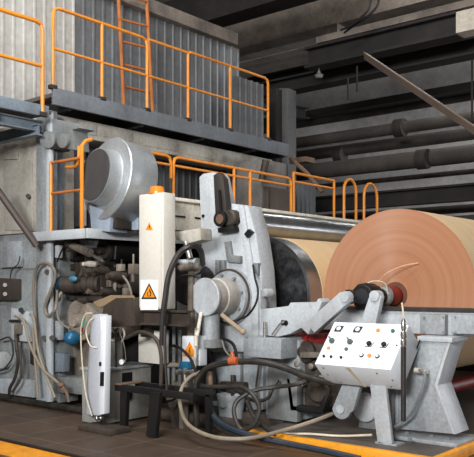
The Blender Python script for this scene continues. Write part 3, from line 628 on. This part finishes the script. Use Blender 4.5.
MB().lathe(DC+V((0, -.05, 0)), (0, -1, 0), [(-.05, .12), (.0, .12), (.0, .08), (.3, .08)], 24).build('journal', CHROME, d)
for k in range(6):
    a_ = k*math.pi/3+.4; MB().cyl(DC+V((.2*math.cos(a_), -.03, .2*math.sin(a_))), DC+V((.2*math.cos(a_), .0, .2*math.sin(a_))), .02, n=6).build('face_bolt', CHROME, d)
fin(d)
r_ = thing('guide_roller', 'long polished steel guide roller above the winding drum', 'roller')
MB().lathe((-6.08, 7.45, 2.37), (0, 1, 0), [(0, .14), (0, .17), (.03, .18), (4.6, .18), (4.6, .1)], 48).build('shell', STEEL, r_)
MB().lathe((-6.08, 7.45, 2.37), (0, -1, 0), [(-.02, .165), (.02, .16), (.03, .06), (.4, .06)], 32).build('end_cap', DBROWN, r_)
fin(r_)

# lever assembly right of frame
la = thing('swing_arm', 'light-grey cast swing arm reaching from the winder frame towards the paper roll', 'arm')
ext([(260, 309), (272, 308), (288, 306), (290, 302.5), (316, 302), (318, 298), (322, 302), (308, 335), (301, 328), (290, 334), (277, 337), (262, 335)], 6.62, .2).build('casting', GREYL, la, .012)
MB().prism([at(306, 322, 6.55), at(314, 333, 6.55), at(350, 301, 6.55), at(347, 291, 6.55), at(340, 292, 6.55)], (0, .1, 0)).build('lever', GREYL, la, .008)
MB().lathe(at(345, 297, 6.55), (0, -1, 0), [(-.12, .055), (.0, .06), (.02, .05), (.02, .01)], 24).build('lever_end', GREYL, la)
MB().lathe(at(348, 297, 6.62), (0, 1, 0), [(0, .06), (0, .075), (.05, .075)], 24).build('rubber_ring', BLACK, la)
MB().box(tuple(at(281, 325, 6.58)), tuple(at(285, 320, 6.64))).build('port', DARK, la)
MB().lathe(at(286, 323, 6.62), (0, -1, 0), [(0, .03), (.01, .03)], 12).build('port', BLACK, la)
MB().lathe(at(265, 293, 6.72), (0, -1, 0), [(-.1, .05), (.0, .05), (.02, .04), (.02, .01)], 20).build('pivot', GREYL, la)
MB().box(tuple(at(260, 309, 6.75)), tuple(at(268, 290, 6.8))).build('pivot_block', GREY, la, .01)
MB().cyl(at(265, 322, 6.58), at(265, 338, 6.58), .02, n=12).build('grease_fitting', CHROME, la)
MB().tube([at(272, 335, 6.55), at(280, 324, 6.55), at(284, 322, 6.56)], .01).build('grease_line', CHROME, la)
fin(la)
wb = thing('winder_plinth', 'broad grey base of the winder frame, oily at its foot', 'machine base')
ext([(203, 350), (263, 350), (263, 410), (204, 410)], 6.9, .5).build('left_panel', GREY, wb, .01)
MB().box((at(240, 370, 6.86).x, 6.86, .1), (at(241.5, 370, 6.86).x, 6.9, 1.1)).build('seam_strip', GREYD, wb)
a = at(263, 400, 6.75); b = at(297, 370, 6.75)
MB().box((a.x, 6.8, .12), (b.x, 7.5, 1.0)).build('centre_block', GREY, wb, .01)
MB().box((at(270, 400, 6.75).x, 6.7, .12), (at(297, 400, 6.7).x, 6.8, at(280, 368, 6.7).z)).build('lower_cover', GREYD, wb, .01)
MB().box((at(243, 345, 6.5).x, 6.5, at(250, 357, 6.5).z), (at(281, 345, 6.5).x, 6.95, at(250, 337, 6.5).z)).build('shelf_block', GREY, wb, .01)
MB().box((-6.3, 6.75, 0), (-4.95, 7.6, .14)).build('oily_plinth', DBROWN, wb, .02)
fin(wb)
mc = thing('roll_drive', 'grimy cast drive unit with clamps between the base and the control desk', 'drive')
ext([(284, 345), (300, 340), (330, 345), (336, 372), (334, 405), (318, 415), (290, 410), (288, 380)], 6.9, .5).build('casting', DBROWN, mc, .02)
MB().lathe(at(305, 352, 6.85), (0, -1, 0), [(-.1, .12), (.0, .12), (.05, .07), (.05, .01)], 24).build('bearing', DBROWN, mc)
MB().lathe(at(318, 390, 6.85), (0, -1, 0), [(-.1, .14), (.0, .14), (.02, .12), (.02, .1)], 24).build('ring_clamp', DBROWN, mc)
ext([(286, 378), (290, 378), (294, 405), (318, 408), (324, 395), (328, 395), (322, 414), (290, 411)], 6.7, .1).build('yoke', BLACK, mc, .01)
ext([(300, 352), (325, 352), (325, 358), (300, 358)], 6.75, .1).build('cross_bar', GRIME, mc, .01)
for (x, y) in ((292, 350), (298, 364), (312, 366), (322, 378), (302, 384)):
    MB().lathe(at(x, y, 6.82), (0, -1, 0), [(-.05, .035), (.03, .035), (.04, .02)], 12).build('nut', GRIME, mc)
fin(mc)
solo(MB().cyl(at(297, 341, 7.0), at(330, 341, 7.0), .09, n=24).cyl(at(308, 341, 7.0), at(313, 341, 7.0), .12, n=24), 'red_coupling', RED, 'red shaft coupling just left of the control desk top', 'coupling')
# red shafts low
rs = thing('drive_shaft', 'red lower shaft with round grey flange running under the paper roll', 'shaft')
MB().cyl((-4.02, 6.9, .33), (-4.02, 11.5, .33), .085, n=24).build('shaft', RED, rs)
MB().lathe((-4.02, 6.95, .33), (0, -1, 0), [(0, .14), (.0, .15), (.04, .15), (.06, .12), (.06, .02)], 28).build('flange', GREYL, rs)
MB().box((-4.12, 6.96, .1), (-3.92, 7.1, .34)).build('bearing_stand', GREYD, rs, .01)
fin(rs)
la2 = thing('link_arm', 'grey link arm with rounded lower end hanging under the left of the control desk', 'arm')
c_ = at(341, 409, 6.5); rr_ = .105
pts_ = [at(347, 372, 6.5), at(364, 372, 6.5), at(353, 411, 6.5)]+[c_+V((rr_*math.cos(t_), 0, rr_*math.sin(t_))) for t_ in [-.3-k*.35 for k in range(9)]]
MB().prism(pts_, (0, .07, 0)).build('arm_plate', GREY, la2, .008)
MB().cyl(c_+V((0, -.02, 0)), c_+V((0, .15, 0)), .045, n=18).build('pin', GREYL, la2)
fin(la2)

# ------------------------------------------------------------ platform and kerbs
pf = thing('machine_platform', 'low dark steel platform with an orange painted edge under the control desk', 'platform')
XR = -2.9
MB().box((-4.9, 6.2, .0), (XR-.03, 9.5, .095)).build('deck_plate', DECK, pf)
MB().box((-4.98, 6.13, .0), (XR, 6.2, .1)).build('front_kerb', KERB, pf, .006)
MB().box((XR-.03, 6.2, .0), (XR+.04, 9.5, .1)).build('side_kerb', KERB, pf, .006)
fin(pf)
pf = thing('floor_kerb', 'orange floor kerb with a black edge in the bottom left corner', 'kerb')
MB().box((-9.5, 4.1, .0), (-5.4, 4.42, .012)).build('painted_band', KERB, pf)
MB().box((-9.5, 4.42, .0), (-5.4, 4.46, .03)).build('edge_strip', BLACK, pf)
fin(pf)

# ------------------------------------------------------------ reel rails, pedestal
rl = thing('reel_rail', 'light-grey horizontal reel rail with a black running strip in front of the paper roll', 'rail')
zt = at(440, 309, 7.05).z; zb = at(440, 337, 7.05).z
MB().box((-5.05, 7.05, zb+.02), (-2.2, 7.3, zt-.02)).build('beam', GREYL, rl, .01)
MB().box((-4.95, 7.02, zt-.025), (-2.2, 7.32, zt+.008)).build('running_strip', RUBBER, rl)
for (x0_, x1_) in ((421, 446), (452, 490)):
    a = at(x0_, 314, 7.0); b = at(x1_, 335, 7.0); k = MB().box((a.x, 6.97, b.z), (b.x, 7.05, a.z)).build('bracket_box', GREY, rl, .008)
    for (px, py) in ((x0_+3, 317), (x0_+3, 332), (x1_-3, 317), (x1_-3, 332)):
        MB().cyl(at(px, py, 6.97), at(px, py, 6.955), .012, n=6).build('bolt', GREYD, k)
fin(rl)
pd = thing('reel_pedestal', 'waisted grey steel pedestal supporting the reel rail at right', 'pedestal')
YP = 6.8
ext([(412, 339), (447, 342), (434, 385), (452, 434), (398, 429), (398, 380)], YP, .05).build('front_web', GREY, pd, .006)
rt = [at(447, 342, YP), at(434, 385, YP), at(452, 434, YP)]
MB().prism([rt[0], rt[1], rt[2], rt[2]+V((.035, 0, 0)), rt[1]+V((.035, 0, 0)), rt[0]+V((.035, 0, 0))], (0, .32, 0)).build('right_flange', GREYL, pd, .005)
MB().prism([at(395, 345, YP), at(398, 345, YP), at(398, 430, YP), at(395, 430, YP)], (0, .32, 0)).build('left_flange', GREYL, pd, .005)
a = at(380, 432, YP-.12); MB().box((a.x, YP-.12, .095), (at(462, 436, YP).x, YP+.42, .135)).build('base_plate', GREY, pd, .008)
a = at(418, 340, YP); MB().box((a.x, YP-.02, zb-.03), (rt[0].x+.06, YP+.35, zb+.02)).build('head_plate', GREYL, pd, .006)
for px, py in ((407, 434), (410, 441), (432, 437), (448, 440)):
    p_ = atz(px, py, .135); MB().cyl(p_, p_+V((0, 0, .025)), .022, n=6).build('anchor_bolt', GREYD, pd)
fin(pd)
# ------------------------------------------------------------ paper roll, chuck
pr = thing('paper_roll', 'huge roll of brown kraft paper resting at the reel, end face forward', 'paper roll')
RC = V((-4.08, 7.7, 1.51)); RR = .943
zc = RR                       # origin ends up at roll bottom
MB().lathe(RC, (0, 1, 0), [(0, .12), (0, RR), (.0005, RR)], 128).build('end_face', roll_mat('kraft_layers', (150, 104, 76), (163, 117, 88), zc, .85), pr)
MB().lathe(RC+V((0, .001, 0)), (0, 1, 0), [(0, RR), (4.2, RR), (4.2, .2)], 128).build('wound_web', roll_mat('kraft_outer', (206, 178, 140), (214, 188, 150), 0, .7), pr)
MB().lathe(RC+V((.0, -.012, -.02)), (0, 1, 0), [(.0, .02), (.0, .13), (.002, .145), (.02, .145)], 40).build('core', CORE, pr)
o = MB().tube([RC+V((-.1, -.2, .12)), RC+V((.0, -.2, .22)), RC+V((.16, -.12, .3)), RC+V((.3, -.05, .33))], .006, 6).build('loose_paper_strip', mat('paper_strip', (214, 170, 134), .8), pr)
fin(pr)
ch = thing('core_chuck', 'red core chuck with black hexagonal cap in the middle of the paper roll', 'chuck')
zx = V((RC.x, 0, RC.z-.03))
MB().lathe(zx+V((0, 7.69, 0)), (0, -1, 0), [(0, .1), (.02, .108), (.16, .108), (.2, .095), (.28, .085)], 32).build('red_clutch', RED, ch)
MB().lathe(zx+V((0, 7.46, 0)), (0, -1, 0), [(0, .1), (.02, .115), (.06, .1), (.08, .07), (.2, .07)], 32).build('steel_collar', GREYD, ch)
MB().lathe(zx+V((0, 7.35, 0)), (0, -1, 0), [(0, .06), (.0, .085), (.1, .085), (.12, .06), (.2, .06)], 32).build('dark_sleeve', BLACK, ch)
MB().lathe(zx+V((0, 7.2, 0)), (0, -1, 0), [(0, .1), (.02, .14), (.2, .145), (.24, .13), (.24, .1)], 10).build('hex_cap', BLACK, ch, .008)
MB().lathe(zx+V((0, 6.955, 0)), (0, -1, 0), [(0, .085), (.01, .085), (.012, .07), (.012, .01)], 24).build('cap_disc', mat('gloss_black', (40, 42, 44), .25, 0, .2, (80, 80, 80), 8), ch)
MB().tube([zx+V((-.05, 7.1, .12)), zx+V((.0, 7.2, .16)), zx+V((.08, 7.3, .14)), zx+V((.1, 7.35, .02))], .008, 6).build('cord', WIRE, ch)
fin(ch)
ga = thing('chuck_lever', 'short grey lever with rounded top beside the black chuck cap', 'lever')
ext([(359, 326), (375, 326), (381, 297), (378, 292), (373, 291), (369, 296)], 6.72, .08).build('arm', GREYL, ga, .01)
MB().lathe(at(375, 296, 6.72), (0, -1, 0), [(-.08, .055), (.02, .055), (.025, .04), (.025, .01)], 24).build('boss', GREYL, ga)
fin(ga)

# ------------------------------------------------------------ control desk
cdsk = thing('control_desk', 'white slanted control desk with knobs and coloured buttons on grey legs', 'control desk')
X0, X1 = -4.165, -3.335
bl = V((X0, 6.2, .825)); up = V((0, .36, .40)); upn = up.normalized(); bk = V((0, .23, -.205)); nrm = -bk.normalized()
wd = V((X1-X0, 0, 0))
MB().prism([bl, bl+up, bl+up+bk, bl+bk], wd).build('desk_box', WHITE, cdsk, .008)
fp = MB().prism([bl+nrm*.001+V((.01, 0, 0)), bl+up*.99+nrm*.001+V((.01, 0, 0)), bl+up*.99+nrm*.006+V((.01, 0, 0)), bl+nrm*.006+V((.01, 0, 0))], wd-V((.02, 0, 0))).build('face_plate', WHITE, cdsk)
def uv(u, v, h=.006): return bl+up*(1-v)+wd*u+nrm*h
def disc(u, v, r, h, m, name, n=18, base=.006): return MB().cyl(uv(u, v, base), uv(u, v, base+h), r, r*.9, n=n).build(name, m, cdsk)
for u in (.12, .38):
    c0 = uv(u, .17); w1, h1 = .042, .036; ex = V((1, 0, 0)); sk = .012
    q = [c0-ex*(w1)-upn*h1, c0+ex*(w1-sk)-upn*h1, c0+ex*w1+upn*h1*.6, c0+ex*w1+upn*h1, c0-ex*(w1-sk)+upn*h1, c0-ex*w1+upn*h1*.2]
    fr = MB().prism(q, nrm*.008).build('indicator_frame', SIGNK, cdsk)
    mb = MB(); mb.lathe(c0+nrm*.008, nrm, [(0, .025), (.004, .024), (.004, .003)], 20); mb.build('indicator_window', WHITE, fr)
disc(.65, .17, .021, .014, ORB, 'orange_lamp'); disc(.84, .17, .021, .014, GREENB, 'green_lamp')
for u in (.10, .35):
    k = disc(u, .46, .03, .02, GRNG, 'rotary_switch'); c0 = uv(u, .46, .026)
    MB().prism([c0+V((-.035, 0, 0))+upn*.02, c0+V((-.03, 0, 0))+upn*.034, c0+V((.035, 0, 0))-upn*.018, c0+V((.028, 0, 0))-upn*.034], nrm*.02).build('switch_grip', GRNG, k)
for u in (.61, .80):
    k = disc(u, .48, .026, .022, BLACK, 'black_knob')
    c0 = uv(u, .48); MB().prism([c0+V((-.035, 0, 0))-upn*.036, c0+V((.03, 0, 0))-upn*.036, c0+V((.045, 0, 0))+upn*.02, c0+V((.038, 0, 0))+upn*.02, c0+V((.024, 0, 0))-upn*.028, c0+V((-.035, 0, 0))-upn*.028], nrm*.003).build('knob_mark', SIGNK, k)
disc(.10, .63, .018, .012, ORB, 'orange_lamp'); disc(.345, .63, .02, .014, GRNG, 'grey_button')
for u in (.09, .19, .325): disc(u, .82, .014, .016, BLACK, 'small_button')
for u in (.576, .778):
    k = disc(u, .74, .024, .01, SIGNK, 'ring_button'); disc(u, .74, .015, .006, WHITE, 'button_centre', base=.016).parent = k
disc(.677, .74, .021, .014, ORB, 'orange_button'); disc(.96, .48, .008, .008, BLACK, 'lock')
for (u, v) in ((.1, .15), (.1, .5), (.22, .85), (.8, .2), (.95, .5), (.88, .85)):
    p_ = bl+bk*v+wd*u; n2 = -upn; MB().cyl(p_, p_+n2*.006, .009, n=8).build('screw', GREYD, cdsk)
p_ = bl+wd*.42; MB().prism([p_-upn*.002, p_+V((.045, 0, 0))-upn*.002, p_+V((.1, 0, 0))+bk-upn*.002, p_+V((.07, 0, 0))+bk-upn*.002], -upn*.004).build('tape_strip', WIRE, cdsk)
MB().prism([at(369.5, 384, 6.40), at(385, 384, 6.40), at(392, 444, 6.40), at(377.5, 444, 6.40)], (0, .05, 0)).build('leg', GREYL, cdsk, .008)
MB().box((at(376, 440, 6.42).x, 6.4, .095), (at(398, 440, 6.42).x, 6.55, .11)).build('foot_plate', GREY, cdsk)
MB().prism([at(384, 374, 6.75), at(394, 374, 6.75), at(392, 430, 6.75), at(384, 430, 6.75)], (0, .05, 0)).build('leg', GREY, cdsk, .006)
fin(cdsk)
cn = thing('cable_conduit', 'black upright cable conduit with silver fittings right of the control desk', 'conduit')
MB().cyl(at(403.5, 347, 6.15), at(403.5, 421, 6.2), .024, n=14).build('sleeve', RUBBER, cn)
MB().lathe(at(403.5, 347, 6.15), U, [(0, .02), (.02, .028), (.06, .028), (.07, .02), (.09, .028), (.13, .028), (.14, .016), (.17, .024), (.23, .022), (.25, .01), (.27, .008)], 14).build('fitting_stack', CHROME, cn)
MB().tube([at(403.5, 322, 6.15), at(403.2, 313, 6.15), at(402, 303, 6.2)], .008, 6).build('wire_tail', WIRE, cn)
fin(cn)
hose('cable', [(419, 370, 6.68), (425, 374, 6.66), (424, 384, 6.66), (418, 400, 6.66), (411, 414, 6.66), (402, 422, 6.66), (392, 428, 6.6)], .014, GREYD, 'grey cable curving down the pedestal front')
solo(MB().cyl(at(415, 370, 6.7), at(421, 371, 6.7), .025, n=12).box(tuple(at(422, 374, 6.68)), tuple(at(429, 370, 6.76))), 'cable_plug', CREAM, 'cream cable plug fixed on the pedestal front', 'plug')
hose('cable', [(420, 340, 6.72), (412, 362, 6.72), (404, 384, 6.6)], .008, BLACK, 'thin straight black cable running from rail to conduit')

# ------------------------------------------------------------ bucket and floor hoses
BUCK = mat('galvanised_pail', (186, 194, 198), .4, .25, .4, (120, 126, 130), 5)
bk_ = thing('bucket', 'galvanised metal bucket on the floor among the hoses', 'bucket')
bc = atz(231, 424, 0)
MB().lathe(bc, U, [(.0, .11), (.0, .125), (.34, .165), (.345, .165), (.345, .158), (.3, .152), (.03, .108), (.03, .01)], 32).build('pail', BUCK, bk_)
MB().lathe(bc+V((0, 0, .16)), U, [(0, .136), (.008, .14), (.016, .137)], 32).build('hoop_band', GALV, bk_)
MB().tube([bc+V((.15, 0, .3)), bc+V((.1, -.1, .24)), bc+V((0, -.15, .2)), bc+V((-.1, -.1, .24)), bc+V((-.15, 0, .3))], .006, 6).build('handle', DARK, bk_)
fin(bk_)
vv = thing('pump_valve', 'rusty valve body sticking up behind the bucket', 'valve')
MB().lathe(at(233, 392, 6.85), U, [(0, .09), (.06, .11), (.1, .09), (.12, .03), (.2, .03), (.2, .01)], 20).build('valve_body', DBROWN, vv)
MB().cyl(at(222, 386, 6.85), at(246, 387, 6.85), .06, n=16).build('flange_pipe', DBROWN, vv)
MB().cyl(at(233, 392, 6.85)-V((0, 0, .5)), at(233, 392, 6.85), .05, n=16).build('stand_pipe', DARK, vv)
MB().cyl(at(206, 347, 6.6), at(216, 400, 6.75), .04, n=12).build('steel_bar', DARK, vv)
fin(vv)
H = hose
H('suction_hose', [(197, 428, 6.0), (196, 405, 5.98), (196, 385, 5.96), (201, 374, 5.98), (212, 366, 6.0), (235, 362, 6.05), (262, 362, 6.1), (285, 368, 6.2), (305, 376, 6.3), (335, 384, 6.45)], .033, RUBBERD, 'thickest black hose running from the bench area up across to the control desk')
H('suction_hose', [(195, 372, 6.1), (196, 381, 6.05), (202, 386, 6.0), (225, 387, 5.98), (240, 387, 5.98), (252, 394, 5.95), (259, 408, 5.95), (254, 424, 5.9), (243, 430, 5.9), (236, 421, 5.9), (234, 408, 5.95), (240, 398, 6.0), (256, 390, 6.1), (275, 387, 6.2), (297, 384, 6.4), (318, 376, 6.5)], .024, RUBBER, 'black hose coiled into a loop just right of the bucket')
H('suction_hose', [(233, 388, 6.4), (248, 398, 6.3), (258, 401, 6.3), (268, 398, 6.4), (272, 390, 6.5), (278, 380, 6.6)], .02, RUBBER, 'short black hose dipping behind the coiled loop')
H('floor_hose', [(200, 372, 6.1), (190, 377, 6.0), (182, 388, 5.9), (180, 402, 5.8), (184, 418, 5.7), (194, 429, 5.6), (214, 437, 5.55), (240, 439, 5.6), (262, 436, 5.8), (285, 430, 6.05), (305, 424, 6.2), (322, 418, 6.35), (332, 414, 6.5)], .021, TANH, 'pale beige hose looping low across the floor in front of the bucket')
H('floor_hose', [(211, 380, 6.2), (210, 395, 6.1), (211, 410, 6.0), (219, 422, 5.92), (236, 431, 5.88), (262, 438, 5.9), (290, 444, 5.95), (325, 451, 5.98), (360, 459, 6.0)], .032, BHOSE, 'blue-black hose lying on the floor along the orange platform edge')
H('floor_hose', [(208, 375, 6.3), (207, 395, 6.2), (207, 412, 6.05), (215, 425, 5.98), (232, 434, 5.92), (250, 437, 5.9)], .022, RUBBER, 'second dark hose lying beside the blue-black one')
H('floor_hose', [(247, 400, 6.1), (252, 412, 6.1), (262, 425, 6.12), (275, 434, 6.1)], .026, RUBBERD, 'dusty short hose slanting down to the tip of the orange edge')
H('cable', [(282, 434, 6.25), (310, 434, 6.3), (340, 436, 6.4), (372, 435, 6.42)], .012, WIRE, 'white cable lying on the dark platform plate')
H('cable', [(260, 357, 6.8), (258, 372, 6.8), (256, 388, 6.8), (258, 402, 6.8)], .012, DBROWN, 'thin brown cable hanging down the grey winder base')
H('cable', [(222, 338, 6.3), (232, 343, 6.25), (236, 352, 6.2), (237, 362, 6.1)], .018, BLACK, 'short black hose dropping to the orange fitting')
H('cable', [(222, 340, 6.3), (225, 350, 6.2), (232, 358, 6.1), (235, 361, 6.06)], .01, GHOSE, 'thin grey hose beside the orange fitting')
H('cable', [(170, 345, 6.0), (180, 348, 5.95), (190, 358, 5.95), (196, 372, 5.95)], .016, BLACK, 'black hose crossing in front of the warning box')
H('cable', [(165, 402, 6.0), (176, 398, 5.9), (183, 385, 5.95), (190, 376, 6.0)], .012, BLACK, 'thin black hose below the air regulator')
H('cable', [(238, 320, 6.4), (248, 315, 6.3), (256, 303, 6.3), (258, 290, 6.5), (255, 278, 6.6), (253, 265, 6.72)], .012, BLACK, 'thin black cable curving around the hub flange')
solo(MB().cyl(at(232, 352, 6.04), at(234, 364, 6.04), .02, n=12).cyl(at(230, 361, 6.03), at(238, 361, 6.03), .042, n=12), 'hose_clamp', ORFIT, 'orange fitting clamped on the thick hose', 'clamp')
solo(MB().cyl(at(210, 372, 6.15), at(211, 392, 6.1), .028, n=12), 'brass_fitting', RUST, 'orange-brown fitting on the upright hose left of the bucket', 'fitting')

# ------------------------------------------------------------ overhead steel, pipes
def slope_z(px, py, Y): return at(px, py, Y).z
def md_beam(name, px, ytop, ybot, Y, dep, m, label, x0=-26, x1=8, cat='beam', round_=False, flange=False):
    zt, zb = slope_z(px, ytop, Y), slope_z(px, ybot, Y)
    if round_: mb = MB().cyl((x0, Y, (zt+zb)/2), (x1, Y, (zt+zb)/2), (zt-zb)/2, n=20).cyl((6, Y, (zt+zb)/2), (6, Y, 9.2), .02, n=6).cyl((-22, Y, (zt+zb)/2), (-22, Y, 9.2), .02, n=6)
    elif flange: mb = ibeam(MB(), (x0, Y+dep/2, zt), (x1, Y+dep/2, zt), zt-zb, dep)
    else: mb = MB().box((x0, Y, zb), (x1, Y+dep, zt))
    return solo(mb, name, m, label, cat)
md_beam('roof_girder', 350, -18, 20, 14.0, .5, BEAMG, 'big dusty concrete-grey girder crossing the top of the picture', x0=-13.3)
md_beam('roof_beam', 350, -60, -22, 11.0, .5, BEAMD, 'black beam in the very top above the dusty girder', x0=-12)
md_beam('roof_beam', 400, 24, 47, 12.6, .35, BEAMD, 'black steel beam directly below the dusty girder at right', x0=at(304, 47, 12.6).x, x1=at(456, 20, 12.6).x, flange=True)
md_beam('roof_beam', 400, 16, 23, 12.7, .4, BEAMG, 'thin flange coloured paler as lit, on the black beam below the girder', x0=at(316, 47, 12.7).x)  # paler colour stands for light on the beam's upper flange
solo(MB().box((at(456, 20, 12.6).x, 12.6, slope_z(456, 33, 12.6)), (8, 12.95, slope_z(456, 12, 12.6))), 'pale_beam_end', mat('pale_peeling', (200, 192, 180), .7, 0, .4, (130, 120, 108), 2), 'pale peeling painted beam end in the upper right corner', 'beam')
md_beam('roof_beam', 400, 52, 68, 13.5, .4, BEAMD, 'second black beam above the diagonal strut', x0=-12.5, flange=True)
md_beam('roof_beam', 300, 66, 84, 17, .5, BEAMD, 'wide black beam behind the far end of the walkway', flange=True)
md_beam('roof_beam', 400, 94, 101, 18, .4, BEAMD, 'black beam over the upper pipes')
md_beam('overhead_pipe', 400, 103, 112, 18.5, .2, PIPE, 'thick brown-grey pipe, topmost of the pipes over the hall', cat='pipe', round_=True)
md_beam('overhead_pipe', 400, 122, 134, 16, .2, PIPE, 'thick pipe second from top of the overhead pipes', cat='pipe', round_=True)
md_beam('overhead_pipe', 400, 137, 149, 17, .2, PIPE, 'thick pipe third from top of the overhead pipes', cat='pipe', round_=True)
md_beam('overhead_pipe', 400, 153, 170, 15, .2, PIPE, 'thickest pipe in the middle of the overhead pipes', cat='pipe', round_=True)
md_beam('overhead_pipe', 400, 176, 181, 16, .2, DARK, 'thin dark pipe under the thickest overhead pipe', cat='pipe', round_=True)
md_beam('crane_rail', 400, 189, 205, 15.5, .3, BEAMD, 'dark deep beam just above the paper roll', flange=True)
md_beam('overhead_pipe', 400, 209, 217, 17, .2, DARK, 'lowest dark pipe just visible behind the paper roll', cat='pipe', round_=True)
md_beam('roof_beam', 320, 30, 44, 20, .5, CONC, 'pale concrete rib of the roof behind the dusty girder', x0=-20)
for i, (px, Y) in enumerate(((400, 15.95), (423, 14.8), (340, 16.9))):
    zc_ = slope_z(px, (128, 162, 148)[i]-(px-400)*.12, Y); x_ = at(px, 150, Y).x
    solo(MB().cyl((x_-.12, Y, zc_), (x_+.12, Y, zc_), .21, n=20), 'pipe_coupling', DARK, ('dark coupling ring on the second overhead pipe', 'dark coupling ring on the thickest overhead pipe', 'dark coupling ring on the third overhead pipe at left')[i], 'coupling')
dst = thing('diagonal_strut', 'brown angle-iron strut slanting down to the right under the roof beams', 'strut')
a, b = at(364, 57, 11.5), at(486, 140, 10.2); dv = (b-a); a = a-V((0, 0, .04))
MB().prism([a, a+V((0, -.01, .11)), a+V((0, .12, .11)), a+V((0, .12, .0))], dv).build('angle_web', mat('strut_brown', (74, 62, 54), .7, 0, .4, (44, 38, 34), 4), dst)
MB().prism([a+V((0, -.02, .11)), a+V((0, -.02, .125)), a+V((0, .16, .125)), a+V((0, .16, .11))], dv).build('top_flange', mat('strut_top', (122, 108, 94), .6), dst)
fin(dst)
solo(MB().prism([at(278, 88, 12.5), at(288, 88, 12.5), at(288, 300, 12.5), at(278, 300, 12.5)], (0, .3, 0)), 'roof_column', mat('column_grey', (84, 84, 86), .7, 0, .5, (50, 48, 46), 2), 'grey steel column at the far end of the walkway', 'column', bevel=.02)
solo(MB().prism([at(269, 88, 12.3), at(276, 88, 12.3), at(276, 300, 12.3), at(269, 300, 12.3)], (0, .3, 0)), 'roof_column', BEAMD, 'black upright filling the dark gap just left of the grey column', 'column')  # black slab standing in for the dark gap beside the grey column
solo(ibeam(MB(), at(232, 95, 12.2), at(305, 108, 17), .3, .25), 'roof_beam', BEAMD, 'dark short beam end beyond the walkway', 'beam')
md_beam('roof_hopper', 333, 24, 40, 13.2, .3, DBROWN, 'small dark bracket under the girder', x0=at(323, 30, 13.2).x, x1=at(337, 30, 13.2).x, cat='bracket')
solo(MB().lathe(at(319, 78, 12.8), U, [(0, .06), (.06, .09), (.09, .04), (.15, .02)], 20).cyl(at(319, 74, 12.8), at(319, 60, 12.8), .01, n=6), 'hanging_lamp', GREYD, 'small grey lamp hanging under the dark beams', 'lamp')
for i, (px, y0, y1, Y, lb) in enumerate(((348, 78, 100, 12.5, 'thin black rod hanging below the beams at left'), (357, 66, 92, 12.6, 'thin black rod hanging below the beams at right'), (472, 60, 118, 12, 'black hanging rod at the right edge'))):
    solo(MB().cyl(at(px, y0, Y), at(px, y1, Y), .018, n=6), 'hanging_rod', BEAMD, lb, 'rod')
hose('hanging_cable', [(341, 30, 11.6), (350, 26, 11.6), (358, 20, 11.6), (368, 10, 11.6), (372, -4, 11.6)], .02, BLACK, 'black cable loop sagging under the girder at the top, left of two')
hose('hanging_cable', [(344, 33, 11.7), (356, 24, 11.7), (366, 18, 11.7), (377, 6, 11.7), (379, -6, 11.7)], .02, BLACK, 'black cable loop sagging under the girder at the top, right of two')
# far machine bits behind the railing
fm = thing('far_machine_block', 'dull grey machine blocks behind the long orange railing', 'machine')
a = at(236, 172, 9.9); b = at(262, 235, 9.9)
MB().box((at(236, 200, 9.9).x, 9.9, 2.3), (at(262, 200, 9.9).x, 10.6, at(236, 162, 9.9).z)).build('block', mat('far_block', (104, 101, 97), .6, 0, .6, (62, 56, 52), 3), fm, .02)
MB().box((at(255, 200, 10).x, 9.95, 2.3), (at(270, 200, 10).x, 10.7, at(255, 188, 10).z)).build('block', DBROWN, fm, .02)
MB().cyl(at(262, 180, 9.8), at(266, 160, 9.8), .06, n=12).build('valve', DARK, fm)
fin(fm)
solo(MB().tube([at(290, 158, 11.6), at(306, 172, 11.6), at(322, 192, 11.6)], .04, smooth=False), 'stair_rail', RUST, 'brown slanting handrail behind the far orange railing', 'handrail')
solo(MB().box((at(289, 165, 12).x, 12, slope_z(300, 162, 12)), (at(306, 165, 12).x, 12.3, slope_z(300, 157, 12))), 'roof_bracket', RUST, 'rusty plate bracket above the brown slanting handrail', 'bracket')
solo(MB().box((-7.1, 13.6, .0), (-3, 13.9, 2.9)), 'rear_screen', BEAMD, 'black low screen far behind the guide roller', 'screen')

# ------------------------------------------------------------ light: hall lamps overhead, plus an added frontal key and back-wall fill
def area(name, loc, target, sx, sy, pw, col=(1, .985, .97)):
    l = bpy.data.lights.new(name, 'AREA'); l.shape = 'RECTANGLE'; l.size = sx; l.size_y = sy; l.energy = pw; l.color = col
    o = bpy.data.objects.new(name, l); COL.objects.link(o); o.location = loc
    o.rotation_euler = (V(target)-V(loc)).to_track_quat('-Z', 'Y').to_euler(); return o
area('front_key_light', (.5, -6.5, 5.2), (-5.6, 8, 1.6), 4, 2.2, 2500, (1, .985, .97))  # added main light behind the viewer, brightens the machine front; not a window
area('hall_lamp', (-3.2, 2.2, 7.4), (-4.6, 6.4, 0), 2.5, 1.2, 260, (1, .985, .97))
area('hall_lamp', (-5.5, 4.0, 7.8), (-8, 7.5, 2), 2.5, 1.2, 260, (1, .985, .97))
area('back_wall_fill', (6.5, 18.5, 2.6), (-9, 23, 2.0), 3, 3, 1500, (.92, .95, 1))  # added fill out of view at right, brightens the back wall; no doorway
area('hall_lamp', (-6.4, 16.5, 8.3), (-6.4, 16.5, 0), .5, 9, 420, (1, .98, .95))
wd_ = bpy.data.worlds.new('world'); SC.world = wd_; wd_.use_nodes = True
wd_.node_tree.nodes['Background'].inputs[0].default_value = (.8, .85, .9, 1); wd_.node_tree.nodes['Background'].inputs[1].default_value = .13
SC.view_settings.view_transform = 'Standard'; SC.view_settings.look = 'None'; SC.view_settings.gamma = 1
SC.view_settings.exposure = -0.08
